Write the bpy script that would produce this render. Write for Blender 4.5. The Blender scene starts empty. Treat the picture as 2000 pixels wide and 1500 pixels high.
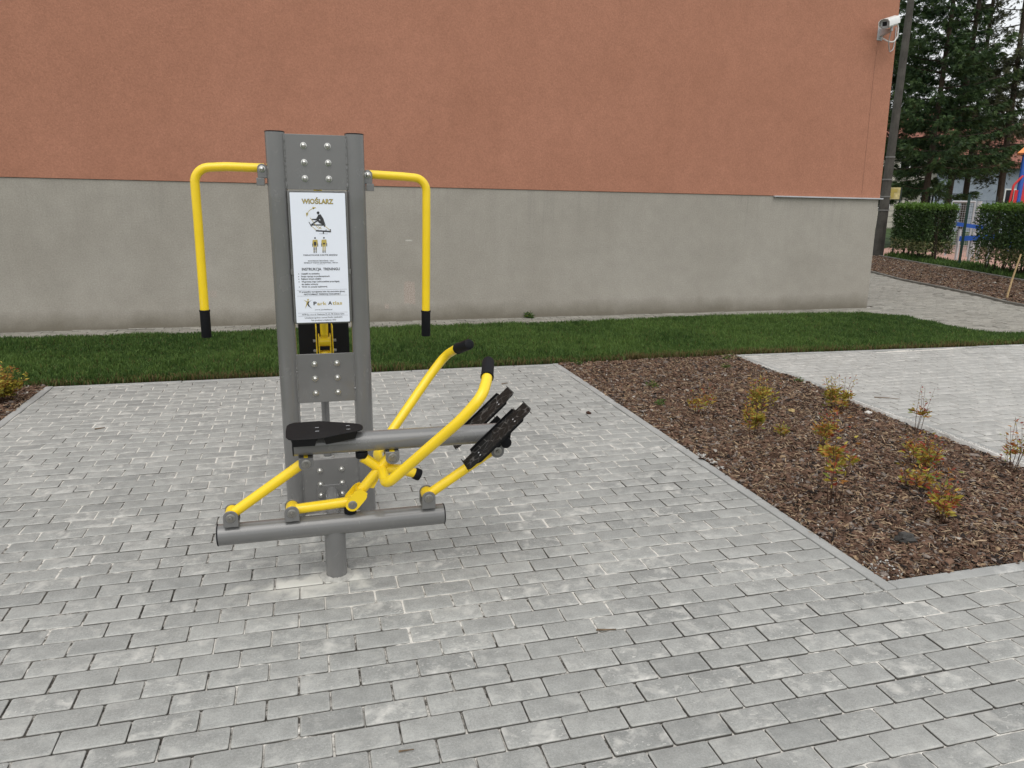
import bpy, bmesh, math, random
import numpy as np
from mathutils import Vector, Matrix
rng = np.random.default_rng(7)
random.seed(7)
scene = bpy.context.scene
COL = scene.collection

# ------------------------------------------------------------------ object helpers
def tag(o, label=None, cat=None, group=None, kind=None):
    for k, v in (('label', label), ('category', cat), ('group', group), ('kind', kind)):
        if v: o[k] = v
    return o
def thing(name, label, cat, loc=(0, 0, 0), group=None):
    o = bpy.data.objects.new(name, None); o.empty_display_size = .1
    COL.objects.link(o); o.location = loc
    return tag(o, label, cat, group)
def wloc(o):
    v = Vector((0, 0, 0))
    while o: v += o.location; o = o.parent
    return v

class MB:
    """collects vertices and faces (numpy), with an optional colour per vertex"""
    def __init__(s): s.v = []; s.f = []; s.c = []; s.n = 0; s.hasc = False
    def add(s, v, f, c=None):
        v = np.asarray(v, float).reshape(-1, 3)
        s.v.append(v)
        for q in f: s.f.append([i + s.n for i in q])
        if c is not None: s.hasc = True
        cc = np.ones((len(v), 4)) if c is None else np.broadcast_to(np.asarray(c, float), (len(v), 4))
        s.c.append(cc); s.n += len(v); return s
    def build(s, name, mat, parent=None, smooth=True, angle=35, bevel=0, segs=2):
        V = np.concatenate(s.v) if s.v else np.zeros((0, 3))
        me = bpy.data.meshes.new(name)
        off = np.array(wloc(parent)) if parent else np.zeros(3)
        me.from_pydata((V - off).tolist(), [], s.f); 
        return finish(me, name, mat, parent, smooth, angle, bevel, segs, np.concatenate(s.c) if s.hasc else None)
def finish(me, name, mat, parent=None, smooth=True, angle=35, bevel=0, segs=2, colours=None):
    if colours is not None:
        a = me.color_attributes.new('tone', 'FLOAT_COLOR', 'POINT'); a.data.foreach_set('color', colours.astype(np.float32).ravel())
    me.update()
    if smooth:
        me.polygons.foreach_set('use_smooth', [True] * len(me.polygons))
        if angle < 180: me.set_sharp_from_angle(angle=math.radians(angle))
    if mat: 
        for m in (mat if isinstance(mat, (list, tuple)) else [mat]): me.materials.append(m)
    o = bpy.data.objects.new(name, me); COL.objects.link(o)
    if parent: o.parent = parent
    if bevel:
        b = o.modifiers.new('bevel', 'BEVEL'); b.width = bevel; b.segments = segs; b.limit_method = 'ANGLE'; b.angle_limit = math.radians(40)
    return o
def fast_mesh(name, V, F, mat, parent=None, colours=None, smooth=False):
    """uniform-size faces straight from arrays"""
    V = np.asarray(V, np.float32); F = np.asarray(F, np.int32); k = F.shape[1]
    if parent is not None: V = V - np.array(wloc(parent), np.float32)
    me = bpy.data.meshes.new(name)
    me.vertices.add(len(V)); me.vertices.foreach_set('co', V.ravel())
    me.loops.add(F.size); me.loops.foreach_set('vertex_index', F.ravel())
    me.polygons.add(len(F)); me.polygons.foreach_set('loop_start', np.arange(0, F.size, k, dtype=np.int32))
    me.polygons.foreach_set('loop_total', np.full(len(F), k, np.int32))
    me.update(calc_edges=True); me.validate()
    return finish(me, name, mat, parent, smooth, 180, colours=colours)

# ------------------------------------------------------------------ shape helpers
def box(mb, a, b, c=None):
    x0, y0, z0 = a; x1, y1, z1 = b
    v = [(x0,y0,z0),(x1,y0,z0),(x1,y1,z0),(x0,y1,z0),(x0,y0,z1),(x1,y0,z1),(x1,y1,z1),(x0,y1,z1)]
    return mb.add(v, [(0,3,2,1),(4,5,6,7),(0,1,5,4),(1,2,6,5),(2,3,7,6),(3,0,4,7)], c)
def fillet(pts, rad, n=7):
    P = [np.array(p, float) for p in pts]; out = [P[0]]
    for i in range(1, len(P) - 1):
        r = rad[i] if isinstance(rad, (list, tuple)) else rad
        a = P[i-1] - P[i]; b = P[i+1] - P[i]; la, lb = np.linalg.norm(a), np.linalg.norm(b); a /= la; b /= lb
        th = math.acos(max(-1, min(1, a @ b)))
        if r <= 0 or th > math.pi - .02: out.append(P[i]); continue
        t = min(r / math.tan(th / 2), .48 * la, .48 * lb); r2 = t * math.tan(th / 2)
        bis = (a + b) / np.linalg.norm(a + b); c = P[i] + bis * (r2 / math.sin(th / 2))
        s = P[i] + a * t - c; e = P[i] + b * t - c; ang = math.pi - th
        for k in range(n + 1):
            w = k / n
            out.append(c + (math.sin((1 - w) * ang) * s + math.sin(w * ang) * e) / math.sin(ang))
    out.append(P[-1]); return out
def tube(mb, pts, r, n=20, caps=True, c=None):
    P = np.array(pts, float); R = np.broadcast_to(np.asarray(r, float), (len(P),))
    T = np.gradient(P, axis=0) if len(P) > 2 else np.repeat((P[1:] - P[:1]), 2, 0)
    T[0] = P[1] - P[0]; T[-1] = P[-1] - P[-2]
    T /= np.linalg.norm(T, axis=1)[:, None] + 1e-12
    u = np.cross(T[0], (0, 0, 1)); 
    if np.linalg.norm(u) < .1: u = np.cross(T[0], (0, 1, 0))
    u /= np.linalg.norm(u); V = []; F = []
    th = np.linspace(0, 2 * math.pi, n, endpoint=False)
    for i in range(len(P)):
        u = u - T[i] * (u @ T[i]); u /= np.linalg.norm(u); w = np.cross(T[i], u)
        V.append(P[i] + R[i] * (np.cos(th)[:, None] * u + np.sin(th)[:, None] * w))
    for i in range(len(P) - 1):
        for k in range(n):
            a, b = i * n + k, i * n + (k + 1) % n; F.append((a, b, b + n, a + n))
    if caps:
        F.append(tuple(range(n - 1, -1, -1))); F.append(tuple(range((len(P) - 1) * n, len(P) * n)))
    return mb.add(np.concatenate(V), F, c)
def rod(mb, a, b, r, n=20, r2=None):
    return tube(mb, [a, b], [r, r if r2 is None else r2], n)
def capped(mb, a, b, r, e=.004, n=24):
    """a cylinder with rounded rims"""
    a = np.array(a, float); b = np.array(b, float); d = (b - a) / np.linalg.norm(b - a)
    return tube(mb, [a, a + d*e*.3, a + d*e, b - d*e, b - d*e*.3, b], [r - e, r - e*.3, r, r, r - e*.3, r - e], n)
def extrude(mb, pts, d, c=None):
    P = np.array(pts, float); n = len(P); d = np.array(d, float)
    nrm = sum(np.cross(P[i] - P[0], P[(i+1) % n] - P[0]) for i in range(n))
    if nrm @ d < 0: P = P[::-1]
    F = [tuple(range(n - 1, -1, -1)), tuple(range(n, 2*n))] + [(i, (i+1) % n, (i+1) % n + n, i + n) for i in range(n)]
    return mb.add(np.concatenate([P, P + d]), F, c)
def roundrect(w, h, r, n=5):
    o = []
    for cx, cy, a0 in ((w/2-r, h/2-r, 0), (-w/2+r, h/2-r, 90), (-w/2+r, -h/2+r, 180), (w/2-r, -h/2+r, 270)):
        for k in range(n + 1):
            a = math.radians(a0 + 90 * k / n); o.append((cx + r*math.cos(a), cy + r*math.sin(a)))
    return o

# ------------------------------------------------------------------ materials
class NT:
    def __init__(s, name):
        s.m = bpy.data.materials.new(name); s.m.use_nodes = True; s.t = s.m.node_tree; s.b = s.t.nodes['Principled BSDF']
        s.co = None
    def n(s, typ, **kw):
        o = s.t.nodes.new(typ)
        for k, v in kw.items(): setattr(o, k, v)
        return o
    def l(s, a, b): s.t.links.new(a, b)
    def obj(s):
        if not s.co: s.co = s.n('ShaderNodeTexCoord').outputs['Object']
        return s.co
    def noise(s, scale, detail=4, rough=.55, vec=None, dist=0):
        o = s.n('ShaderNodeTexNoise'); o.inputs['Scale'].default_value = scale; o.inputs['Detail'].default_value = detail
        o.inputs['Roughness'].default_value = rough; o.inputs['Distortion'].default_value = dist
        s.l(vec if vec else s.obj(), o.inputs['Vector']); return o.outputs['Fac']
    def scalev(s, v, sc):
        o = s.n('ShaderNodeMapping'); o.inputs['Scale'].default_value = sc; s.l(v, o.inputs['Vector']); return o.outputs['Vector']
    def ramp(s, f, stops):
        o = s.n('ShaderNodeValToRGB'); e = o.color_ramp.elements
        while len(e) < len(stops): e.new(.5)
        for k, (p, c) in enumerate(stops):
            e[k].position = p; e[k].color = (c, c, c, 1) if isinstance(c, (int, float)) else (*c, 1)
        s.l(f, o.inputs['Fac']); return o.outputs['Color']
    def mix(s, f, a, b, blend='MIX'):
        o = s.n('ShaderNodeMix', data_type='RGBA', blend_type=blend)
        for k, v in ((0, f), (6, a), (7, b)):
            if isinstance(v, (int, float)): o.inputs[k].default_value = v if k == 0 else (v, v, v, 1)
            elif isinstance(v, (tuple, list)): o.inputs[k].default_value = (*v, 1)
            else: s.l(v, o.inputs[k])
        return o.outputs[2]
    def math(s, op, a, b=0, clamp=False):
        o = s.n('ShaderNodeMath', operation=op); o.use_clamp = clamp
        for k, v in enumerate((a, b)):
            if isinstance(v, (int, float)): o.inputs[k].default_value = v
            else: s.l(v, o.inputs[k])
        return o.outputs[0]
    def xyz(s, v=None):
        o = s.n('ShaderNodeSeparateXYZ'); s.l(v if v else s.obj(), o.inputs[0]); return o.outputs
    def tone(s):
        o = s.n('ShaderNodeAttribute', attribute_name='tone'); return o
    def bump(s, h, strength=.3, dist=.01):
        o = s.n('ShaderNodeBump'); o.inputs['Strength'].default_value = strength; o.inputs['Distance'].default_value = dist
        s.l(h, o.inputs['Height']); s.l(o.outputs['Normal'], s.b.inputs['Normal'])
    def set(s, color=None, rough=None, metal=None, spec=None, coat=None):
        for k, v in (('Base Color', color), ('Roughness', rough), ('Metallic', metal), ('Specular IOR Level', spec), ('Coat Weight', coat)):
            if v is None: continue
            if isinstance(v, (int, float)): s.b.inputs[k].default_value = v
            elif isinstance(v, (tuple, list)): s.b.inputs[k].default_value = (*v, 1)
            else: s.l(v, s.b.inputs[k])
        return s.m

def paint(name, col, rough=.35, coat=0, var=.06, bump=.04, metal=0, spec=.5):
    t = NT(name); n1 = t.noise(9, 4); n2 = t.noise(320, 2)
    c = t.mix(t.ramp(n1, [(.3, 0), (.7, 1)]), tuple(x*(1-var) for x in col), tuple(min(1, x*(1+var)) for x in col))
    dust = t.ramp(t.noise(38, 5, .7, t.scalev(t.obj(), (1, 1, .35)), .8), [(.60, 0), (.72, .16)]); c = t.mix(dust, c, (.40, .39, .36)) if name.endswith('coat') else c
    t.bump(n2, bump, .002)
    r = t.math('ADD', t.math('MULTIPLY', n1, .16), rough - .08)
    return t.set(c, r, metal, spec, coat)
M = {}
M['grey'] = paint('grey powder coat', (.150, .149, .146), .25, .6, .03)
M['yellow'] = paint('yellow powder coat', (.87, .61, .013), .32, .2, .04)
M['rubber'] = paint('black rubber', (.006, .0065, .0085), .6, 0, .2, .12, 0, .18)
M['blackpaint'] = paint('black paint', (.0035, .0036, .0042), .5, 0, .1, .06, 0, .22)
M['steel'] = paint('stainless steel', (.62, .61, .58), .28, 0, .05, .0, 1)
M['signwhite'] = paint('sign plate white', (.80, .84, .92), .3, .2, .01, .0)
M['print'] = paint('dark print', (.035, .036, .04), .5)
M['gold'] = paint('gold print', (.50, .39, .10), .5)
M['washer'] = paint('zinc washer', (.34, .33, .31), .42, 0, .05, .0, 1)
M['camwhite'] = paint('white lacquer', (.72, .72, .70), .35)
M['camgrey'] = paint('grey lacquer', (.40, .41, .42), .4)
M['glass'] = paint('dark lens glass', (.015, .016, .02), .08)
M['zinc'] = paint('zinc flashing', (.46, .47, .49), .4, 0, .1, .02)
M['bluepaint'] = paint('blue paint', (.025, .10, .42), .4)
M['redpaint'] = paint('red paint', (.55, .03, .03), .4)
M['orangepaint'] = paint('orange paint', (.70, .24, .05), .4)
M['greenpaint'] = paint('dark green paint', (.008, .035, .026), .45)
M['galv'] = paint('galvanised steel', (.42, .43, .44), .45, 0, .12)
M['postdark'] = paint('dark fence coat', (.018, .03, .026), .5)
M['collar'] = paint('dull steel band', (.16, .158, .15), .5)
M['board'] = paint('notice board paper', (.62, .52, .24), .6, 0, .25)

def diamond():
    t = NT('black chequer plate')
    v = t.n('ShaderNodeTexVoronoi', feature='DISTANCE_TO_EDGE'); v.inputs['Scale'].default_value = 28
    t.l(t.obj(), v.inputs['Vector'])
    h = t.ramp(v.outputs['Distance'], [(.0, 1), (.035, .8), (.07, 0)])
    w = t.noise(25, 4)
    c = t.mix(t.math('MULTIPLY', h, t.ramp(w, [(.42, 0), (.62, 1)])), (.0075, .007, .0066), (.105, .10, .095))
    t.bump(h, .8, .002); return t.set(c, .55, 0, .22)
M['chequer'] = diamond()

def pavers(name, dark, light, efflo, warm=(1, .992, .968)):
    t = NT(name); a = t.tone(); s = t.n('ShaderNodeSeparateColor'); t.l(a.outputs['Color'], s.inputs[0])
    tone, seed, eff = s.outputs
    cv = t.n('ShaderNodeCombineXYZ'); t.l(t.math('MULTIPLY', seed, 37), cv.inputs[0]); t.l(t.math('MULTIPLY', seed, 91), cv.inputs[1])
    ad = t.n('ShaderNodeVectorMath', operation='ADD'); t.l(t.obj(), ad.inputs[0]); t.l(cv.outputs[0], ad.inputs[1]); pv = ad.outputs[0]
    base = t.mix(tone, dark, light)
    grain = t.noise(420, 3, .7)
    base = t.mix(1, base, t.ramp(grain, [(.25, .74), (.75, 1.24)]), 'MULTIPLY')
    base = t.mix(1, base, t.ramp(t.noise(130, 4, .7), [(.28, .80), (.72, 1.18)]), 'MULTIPLY')
    base = t.mix(t.math('MULTIPLY', t.math('MULTIPLY', a.outputs['Alpha'], t.ramp(t.noise(24, 4, .65), [(.35, .15), (.65, 1)])), .75), base, (.50, .495, .47))
    cloud = t.noise(14, 4, .6, pv)
    base = t.mix(1, base, t.ramp(cloud, [(.3, .84), (.7, 1.12)]), 'MULTIPLY')
    base = t.mix(1, base, t.ramp(t.noise(.7, 3), [(.3, .94), (.7, 1.05)]), 'MULTIPLY')
    # lime bloom: soft clouds inside single blocks, and small hard scuffs
    bl = t.ramp(t.noise(13, 5, .62, pv, .4), [(.50, 0), (.72, 1)])
    m1 = t.math('MULTIPLY', bl, t.math('MULTIPLY', eff, efflo))
    sv = t.scalev(pv, (1, 2.3, 1))
    sc = t.ramp(t.noise(46, 3, .55, sv, 1.2), [(.625, 0), (.675, 1)])
    m2 = t.math('MULTIPLY', sc, t.math('MULTIPLY', eff, .75))
    mm = t.math('MAXIMUM', m1, m2, True)
    base = t.mix(mm, base, (.62, .61, .58))
    # spilled cement round the foot of the machine's post
    x, y, z = t.xyz()
    d = t.math('SQRT', t.math('ADD', t.math('POWER', t.math('DIVIDE', t.math('ADD', x, 2.36), .30), 2), t.math('POWER', t.math('DIVIDE', t.math('SUBTRACT', y, .625), .12), 2)))
    dn = t.math('ADD', d, t.math('MULTIPLY', t.math('SUBTRACT', t.noise(8, 5, .6, None, .2), .5), 2.8))
    st = t.ramp(dn, [(.3, 1), (1.9, 0)])
    st = t.math('MULTIPLY', st, t.ramp(seed, [(.1, .75), (.6, .85)]))
    base = t.mix(st, base, (.62, .615, .57))
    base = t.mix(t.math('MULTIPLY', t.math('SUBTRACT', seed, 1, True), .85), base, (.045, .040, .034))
    dk = t.ramp(t.noise(70, 4, .65), [(.70, 0), (.78, .5)])
    base = t.mix(dk, base, (.12, .115, .10))
    base = t.mix(1, base, warm, 'MULTIPLY')
    t.bump(t.math('ADD', grain, t.math('MULTIPLY', cloud, .6)), .35, .003)
    return t.set(base, .85, 0, .3)
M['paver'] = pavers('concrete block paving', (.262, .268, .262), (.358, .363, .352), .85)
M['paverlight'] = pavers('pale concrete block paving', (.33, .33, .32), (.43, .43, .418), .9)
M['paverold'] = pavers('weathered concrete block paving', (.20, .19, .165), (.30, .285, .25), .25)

def sand():
    t = NT('joint sand'); n = t.noise(3.2, 5, .7); g = t.noise(500, 2)
    x, y, z = t.xyz(); far = t.math('ADD', t.math('MULTIPLY', t.math('ADD', y, .2), .045, True), t.math('MULTIPLY', t.math('ADD', y, .05), -.16, True))
    n = t.math('ADD', t.math('ADD', t.math('MULTIPLY', n, .55), t.math('MULTIPLY', t.noise(.9, 3, .6), .45)), far)
    lf = t.math('MULTIPLY', t.math('MULTIPLY', t.math('SUBTRACT', -2.3, x), .065, True), t.math('SUBTRACT', 1, t.math('MULTIPLY', y, .45), True))
    n = t.math('SUBTRACT', t.math('ADD', t.math('MULTIPLY', n, .62), t.math('MULTIPLY', t.noise(26, 3, .7), .38)), lf)
    c = t.mix(t.ramp(n, [(.455, 0), (.535, 1)]), (.085, .077, .066), (.68, .655, .60))
    c = t.mix(1, c, t.ramp(g, [(.3, .65), (.7, 1.2)]), 'MULTIPLY')
    return t.set(c, .95, 0, .1)
M['sand'] = sand()

def concrete(name, a, b, scale=5, fine=260, bump=.25, stain=None):
    t = NT(name); n = t.noise(scale, 6, .65); g = t.noise(fine, 3, .7)
    c = t.mix(t.ramp(n, [(.32, 0), (.68, 1)]), a, b)
    c = t.mix(1, c, t.ramp(g, [(.25, .78), (.75, 1.2)]), 'MULTIPLY')
    if stain: c = t.mix(t.ramp(t.noise(scale*.6, 5, .7, None, .5), [(.58, 0), (.70, .8)]), c, stain)
    t.bump(g, bump, .003); return t.set(c, .9, 0, .25)
M['kerb'] = concrete('kerb concrete', (.275, .278, .268), (.37, .373, .358), 4, 300, .25, (.58, .57, .54))
M['kerbold'] = concrete('weathered kerb concrete', (.13, .125, .11), (.21, .20, .175), 4, 200, .3)
M['mortar2'] = concrete('grey mortar', (.33, .325, .30), (.50, .49, .45), 30, 200, .8)
M['mortar'] = concrete('white mortar', (.52, .51, .48), (.70, .69, .66), 20, 160, .8)
M['pole'] = concrete('old pole concrete', (.050, .047, .042), (.095, .090, .079), 3, 60)
M['wall_other'] = concrete('cream render', (.50, .47, .40), (.60, .56, .49), 2, 30)
M['bluewall'] = concrete('pale blue render', (.25, .29, .345), (.31, .35, .405), 2, 30)
M['rooftile'] = concrete('red roof tile', (.20, .085, .062), (.27, .115, .085), 6, 30)
M['soil'] = concrete('dark soil', (.030, .020, .014), (.065, .043, .030), 22, 130, .9)
M['lawnsoil'] = concrete('lawn soil', (.016, .02, .008), (.032, .034, .014), 14, 120, .9)
M['redcourt'] = concrete('pink playground surface', (.40, .235, .185), (.50, .31, .25), 1.5, 40)
M['meadow'] = concrete('far lawn', (.028, .055, .014), (.05, .085, .02), .4, 9)
M['wood'] = concrete('pale stake wood', (.38, .27, .14), (.52, .38, .21), 12, 120)
M['wire'] = paint('wall coloured wire', (.22, .12, .085), .6)
M['twig'] = concrete('dry twig', (.10, .07, .045), (.19, .135, .085), 30, 200)
M['bark'] = concrete('spruce bark', (.035, .027, .02), (.075, .058, .042), 4, 24, .9)
M['stem'] = concrete('reddish stem', (.06, .03, .02), (.10, .055, .03), 20, 120)

def stucco():
    t = NT('orange scratched render'); x, y, z = t.xyz()
    big = t.noise(.55, 5, .6, None, .4); mid = t.noise(6, 5, .6); g = t.noise(52, 5, .8); g2 = t.noise(190, 2, .6)
    c = t.mix(t.ramp(big, [(.3, 0), (.7, 1)]), (.385, .180, .117), (.428, .203, .135))
    c = t.mix(1, c, t.ramp(mid, [(.25, .93), (.75, 1.06)]), 'MULTIPLY')
    c = t.mix(1, c, t.ramp(g, [(.30, .82), (.70, 1.17)]), 'MULTIPLY')
    c = t.mix(1, c, t.ramp(t.noise(1.7, 4, .6, t.scalev(t.obj(), (1, 1, .6))), [(.3, .965), (.7, 1.03)]), 'MULTIPLY')
    c = t.mix(t.ramp(g2, [(.66, 0), (.78, .4)]), c, (.68, .42, .31))
    c = t.mix(t.ramp(t.noise(2.2, 4, .6, t.scalev(t.obj(), (1, 1, .25))), [(.58, 0), (.8, .09)]), c, (.30, .15, .10))
    t.bump(g, .7, .006); return t.set(c, .93, 0, .15)
M['stucco'] = stucco()
def plinth():
    t = NT('grey plinth render'); x, y, z = t.xyz()
    big = t.noise(.8, 5, .62, None, .5); g = t.noise(60, 5, .8); mid = t.noise(5, 5, .6)
    c = t.mix(t.ramp(big, [(.3, 0), (.7, 1)]), (.322, .298, .258), (.385, .360, .316))
    c = t.mix(1, c, t.ramp(mid, [(.25, .93), (.75, 1.05)]), 'MULTIPLY')
    c = t.mix(1, c, t.ramp(g, [(.30, .80), (.70, 1.18)]), 'MULTIPLY')
    # rain streaks running down from the joint
    stv = t.scalev(t.obj(), (9, 1, .12)); stn = t.noise(1.6, 5, .75, stv, .3); sel = t.ramp(t.noise(.45, 3, .6), [(.42, 0), (.58, 1)])
    top = t.ramp(t.math('DIVIDE', t.math('SUBTRACT', z, .75), .95), [(0, 0), (1, 1)])
    c = t.mix(t.math('MULTIPLY', t.math('MULTIPLY', t.ramp(stn, [(.50, 0), (.70, .26)]), top), sel), c, (.15, .145, .135))
    # splash dirt above the paving
    sp = t.math('ADD', z, t.math('MULTIPLY', t.math('SUBTRACT', t.noise(3, 5, .65), .5), .22))
    c = t.mix(t.ramp(sp, [(.02, .75), (.24, 0)]), c, (.13, .115, .085))
    # two spots where the render was broken off and re-done, and a scratch
    def patch(x0, z0, w, h, soft=.12):
        a = t.math('DIVIDE', t.math('ABSOLUTE', t.math('SUBTRACT', x, x0)), w); b = t.math('DIVIDE', t.math('ABSOLUTE', t.math('SUBTRACT', z, z0)), h)
        d = t.math('ADD', t.math('MAXIMUM', a, b), t.math('MULTIPLY', t.math('SUBTRACT', t.noise(14, 3), .5), .5))
        return t.ramp(d, [(1 - soft, 1), (1 + soft, 0)])
    ex = t.mix(t.ramp(t.noise(120, 3, .8), [(.42, 0), (.58, 1)]), (.22, .17, .14), (.60, .52, .46))
    c = t.mix(t.math('MULTIPLY', patch(-1.02, .37, .075, .15), .8), c, ex)
    c = t.mix(t.math('MULTIPLY', patch(-1.32, .20, .03, .035, .3), .7), c, ex)
    c = t.mix(t.math('MULTIPLY', patch(-3.42, .40, .06, .05, .4), .45), c, ex)
    c = t.mix(t.math('MULTIPLY', patch(-1.02, 1.04, .05, .010, .5), .7), c, (.62, .60, .55))
    t.bump(g, .6, .005); return t.set(c, .93, 0, .15)
M['plinth'] = plinth()

def leafmat(name, rough=.5, trans=.25, spec=.35):
    t = NT(name); a = t.tone()
    t.set(a.outputs['Color'], rough, 0, spec)
    tr = t.n('ShaderNodeBsdfTranslucent'); t.l(a.outputs['Color'], tr.inputs['Color'])
    mx = t.n('ShaderNodeMixShader'); mx.inputs[0].default_value = trans
    t.l(t.b.outputs[0], mx.inputs[1]); t.l(tr.outputs[0], mx.inputs[2])
    t.l(mx.outputs[0], t.t.nodes['Material Output'].inputs['Surface']); return t.m
M['leaf'] = leafmat('leaf'); M['grass'] = leafmat('grass blade', .55, .3, .25); M['needle'] = leafmat('spruce needles', .6, .12, .2)
def chipmat():
    t = NT('bark chips'); a = t.tone(); n = t.noise(180, 4, .7)
    c = t.mix(1, a.outputs['Color'], t.ramp(n, [(.3, .62), (.7, 1.3)]), 'MULTIPLY')
    t.bump(n, .5, .003); return t.set(c, .85, 0, .2)
M['chip'] = chipmat()

# ------------------------------------------------------------------ camera
CAM = np.array([-2.30745, -2.34798, 1.5982]); YAW, PITCH, ROLL = -.2691, .2449, .0146; F = 1460.99
cy, sy = math.cos(YAW), math.sin(YAW); Rz = np.array([[cy, -sy, 0], [sy, cy, 0], [0, 0, 1]])
right = np.array([1, 0, 0.]); fwd = np.array([0, math.cos(PITCH), -math.sin(PITCH)]); up = np.array([0, math.sin(PITCH), math.cos(PITCH)])
r2 = math.cos(ROLL)*right + math.sin(ROLL)*up; u2 = -math.sin(ROLL)*right + math.cos(ROLL)*up
RM = Rz @ np.stack([r2, u2, -fwd], 1)
cd = bpy.data.cameras.new('camera'); cam = bpy.data.objects.new('camera', cd); COL.objects.link(cam)
cd.sensor_width = 36; cd.lens = F * 36 / 2000; cd.clip_end = 2000; cd.clip_start = .05
cam.matrix_world = Matrix([[*RM[i], CAM[i]] for i in range(3)] + [[0, 0, 0, 1]])
scene.camera = cam
FWD = -RM[:, 2]
def in_view(P, margin=1.12):
    d = (P - CAM) @ RM; z = -d[:, 2]
    return (z > .2) & (np.abs(d[:, 0] / z) < 1000 / F * margin) & (np.abs(d[:, 1] / z) < 750 / F * margin)

# ------------------------------------------------------------------ ground
def sheet(name, poly, z, mat, label=None, kind='structure'):
    me = bpy.data.meshes.new(name); me.from_pydata([(x, y, z) for x, y in poly], [], [list(range(len(poly)))])
    o = finish(me, name, mat, None, False); tag(o, label, None, None, kind); return o
sheet('ground', [(-400, -400), (400, -400), (400, 400), (-400, 400)], -.09, M['meadow'])

def inside(poly, X, Y):
    r = np.zeros(len(X), bool); n = len(poly)
    for i in range(n):
        (x1, y1), (x2, y2) = poly[i], poly[(i + 1) % n]
        c = ((y1 > Y) != (y2 > Y)) & (X < (x2 - x1) * (Y - y1) / (y2 - y1 + 1e-12) + x1); r ^= c
    return r
def vnoise(X, Y, s, seed):
    r = np.random.default_rng(seed); G = r.random((256, 256)); fx = X / s + 100; fy = Y / s + 100
    ix = np.floor(fx).astype(int); iy = np.floor(fy).astype(int); fx = fx - ix; fy = fy - iy; fx = fx*fx*(3-2*fx); fy = fy*fy*(3-2*fy)
    g = lambda a, b: G[b % 256, a % 256]
    return (g(ix, iy)*(1-fx) + g(ix+1, iy)*fx)*(1-fy) + (g(ix, iy+1)*(1-fx) + g(ix+1, iy+1)*fx)*fy
U, VV = .2, .10362
def lay_pavers(name, rows, xr, keep, mat, jx=.0009, jy=.0006, jz=.0007, tonev=.21, tilt=.0026, offset=0, clip=None, gap=.0028):
    """one block per place of a running bond; every block is a rounded solid of its own inside the mesh"""
    Vs, Cs, Fs = [], [], []; n = 0
    for k in rows:
        par = (k + offset) % 2
        i0 = int(math.floor(xr[0] / U)) - 1; i1 = int(math.ceil(xr[1] / U)) + 1
        for i in range(i0, i1):
            xa = i * U + (U/2 if par == 0 else 0); xb = xa + U
            ya, yb = k * VV, (k + 1) * VV
            if clip: 
                xa, xb = max(xa, clip[0]), min(xb, clip[1])
                if xb - xa < .03: continue
            cx, cyy = (xa + xb) / 2, (ya + yb) / 2
            if not keep(cx, cyy): continue
            g = gap * 1.5 + abs(rng.normal(0, .0007)); ge = gap * .80 + abs(rng.normal(0, .0006))
            dx = rng.normal(0, jx); dy = rng.normal(0, jy); dz = rng.normal(0, jz)
            hw = (xb - xa) / 2 - ge; hh = (yb - ya) / 2 - g * .55
            cc = .006; rings = []
            for ins, zz in ((0, -.05), (0, -.0050), (.0018, -.0020), (.0070, 0)):
                w, h, c2 = hw - ins, hh - ins, cc
                rings.append([(w, h - c2), (w - c2*.3, h - c2*.3), (w - c2, h), (-w + c2, h), (-w + c2*.3, h - c2*.3), (-w, h - c2), (-w, -h + c2), (-w + c2*.3, -h + c2*.3), (-w + c2, -h), (w - c2, -h), (w - c2*.3, -h + c2*.3), (w, -h + c2)])
                rings[-1] = [(a, b, zz) for a, b in rings[-1]]
            R = np.array(rings).reshape(-1, 3); tx, ty, tw = rng.normal(0, tilt, 3)
            R[:, 2] += dz + R[:, 0] * tx * .5 + R[:, 1] * ty; x = R[:, 0] - R[:, 1] * tw; y = R[:, 1] + R[:, 0] * tw
            R[:, 0] = x + cx + dx; R[:, 1] = y + cyy + dy
            Vs.append(R); m = 12
            for a in range(3):
                for b in range(m): Fs.append((n + a*m + b, n + a*m + (b+1) % m, n + (a+1)*m + (b+1) % m, n + (a+1)*m + b))
            Fs.append(tuple(range(n + 36, n + 48)))
            eff = max(0, rng.normal(.42, .42)); eff = min(eff, 1)
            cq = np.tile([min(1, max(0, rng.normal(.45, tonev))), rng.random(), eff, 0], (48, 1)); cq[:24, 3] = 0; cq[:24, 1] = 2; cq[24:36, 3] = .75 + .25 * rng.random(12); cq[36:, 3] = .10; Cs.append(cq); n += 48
    me = bpy.data.meshes.new(name); me.from_pydata(np.concatenate(Vs).tolist(), [], Fs)
    o = finish(me, name, mat, None, True, 50, colours=np.concatenate(Cs)); return tag(o, None, None, None, 'structure')
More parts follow.
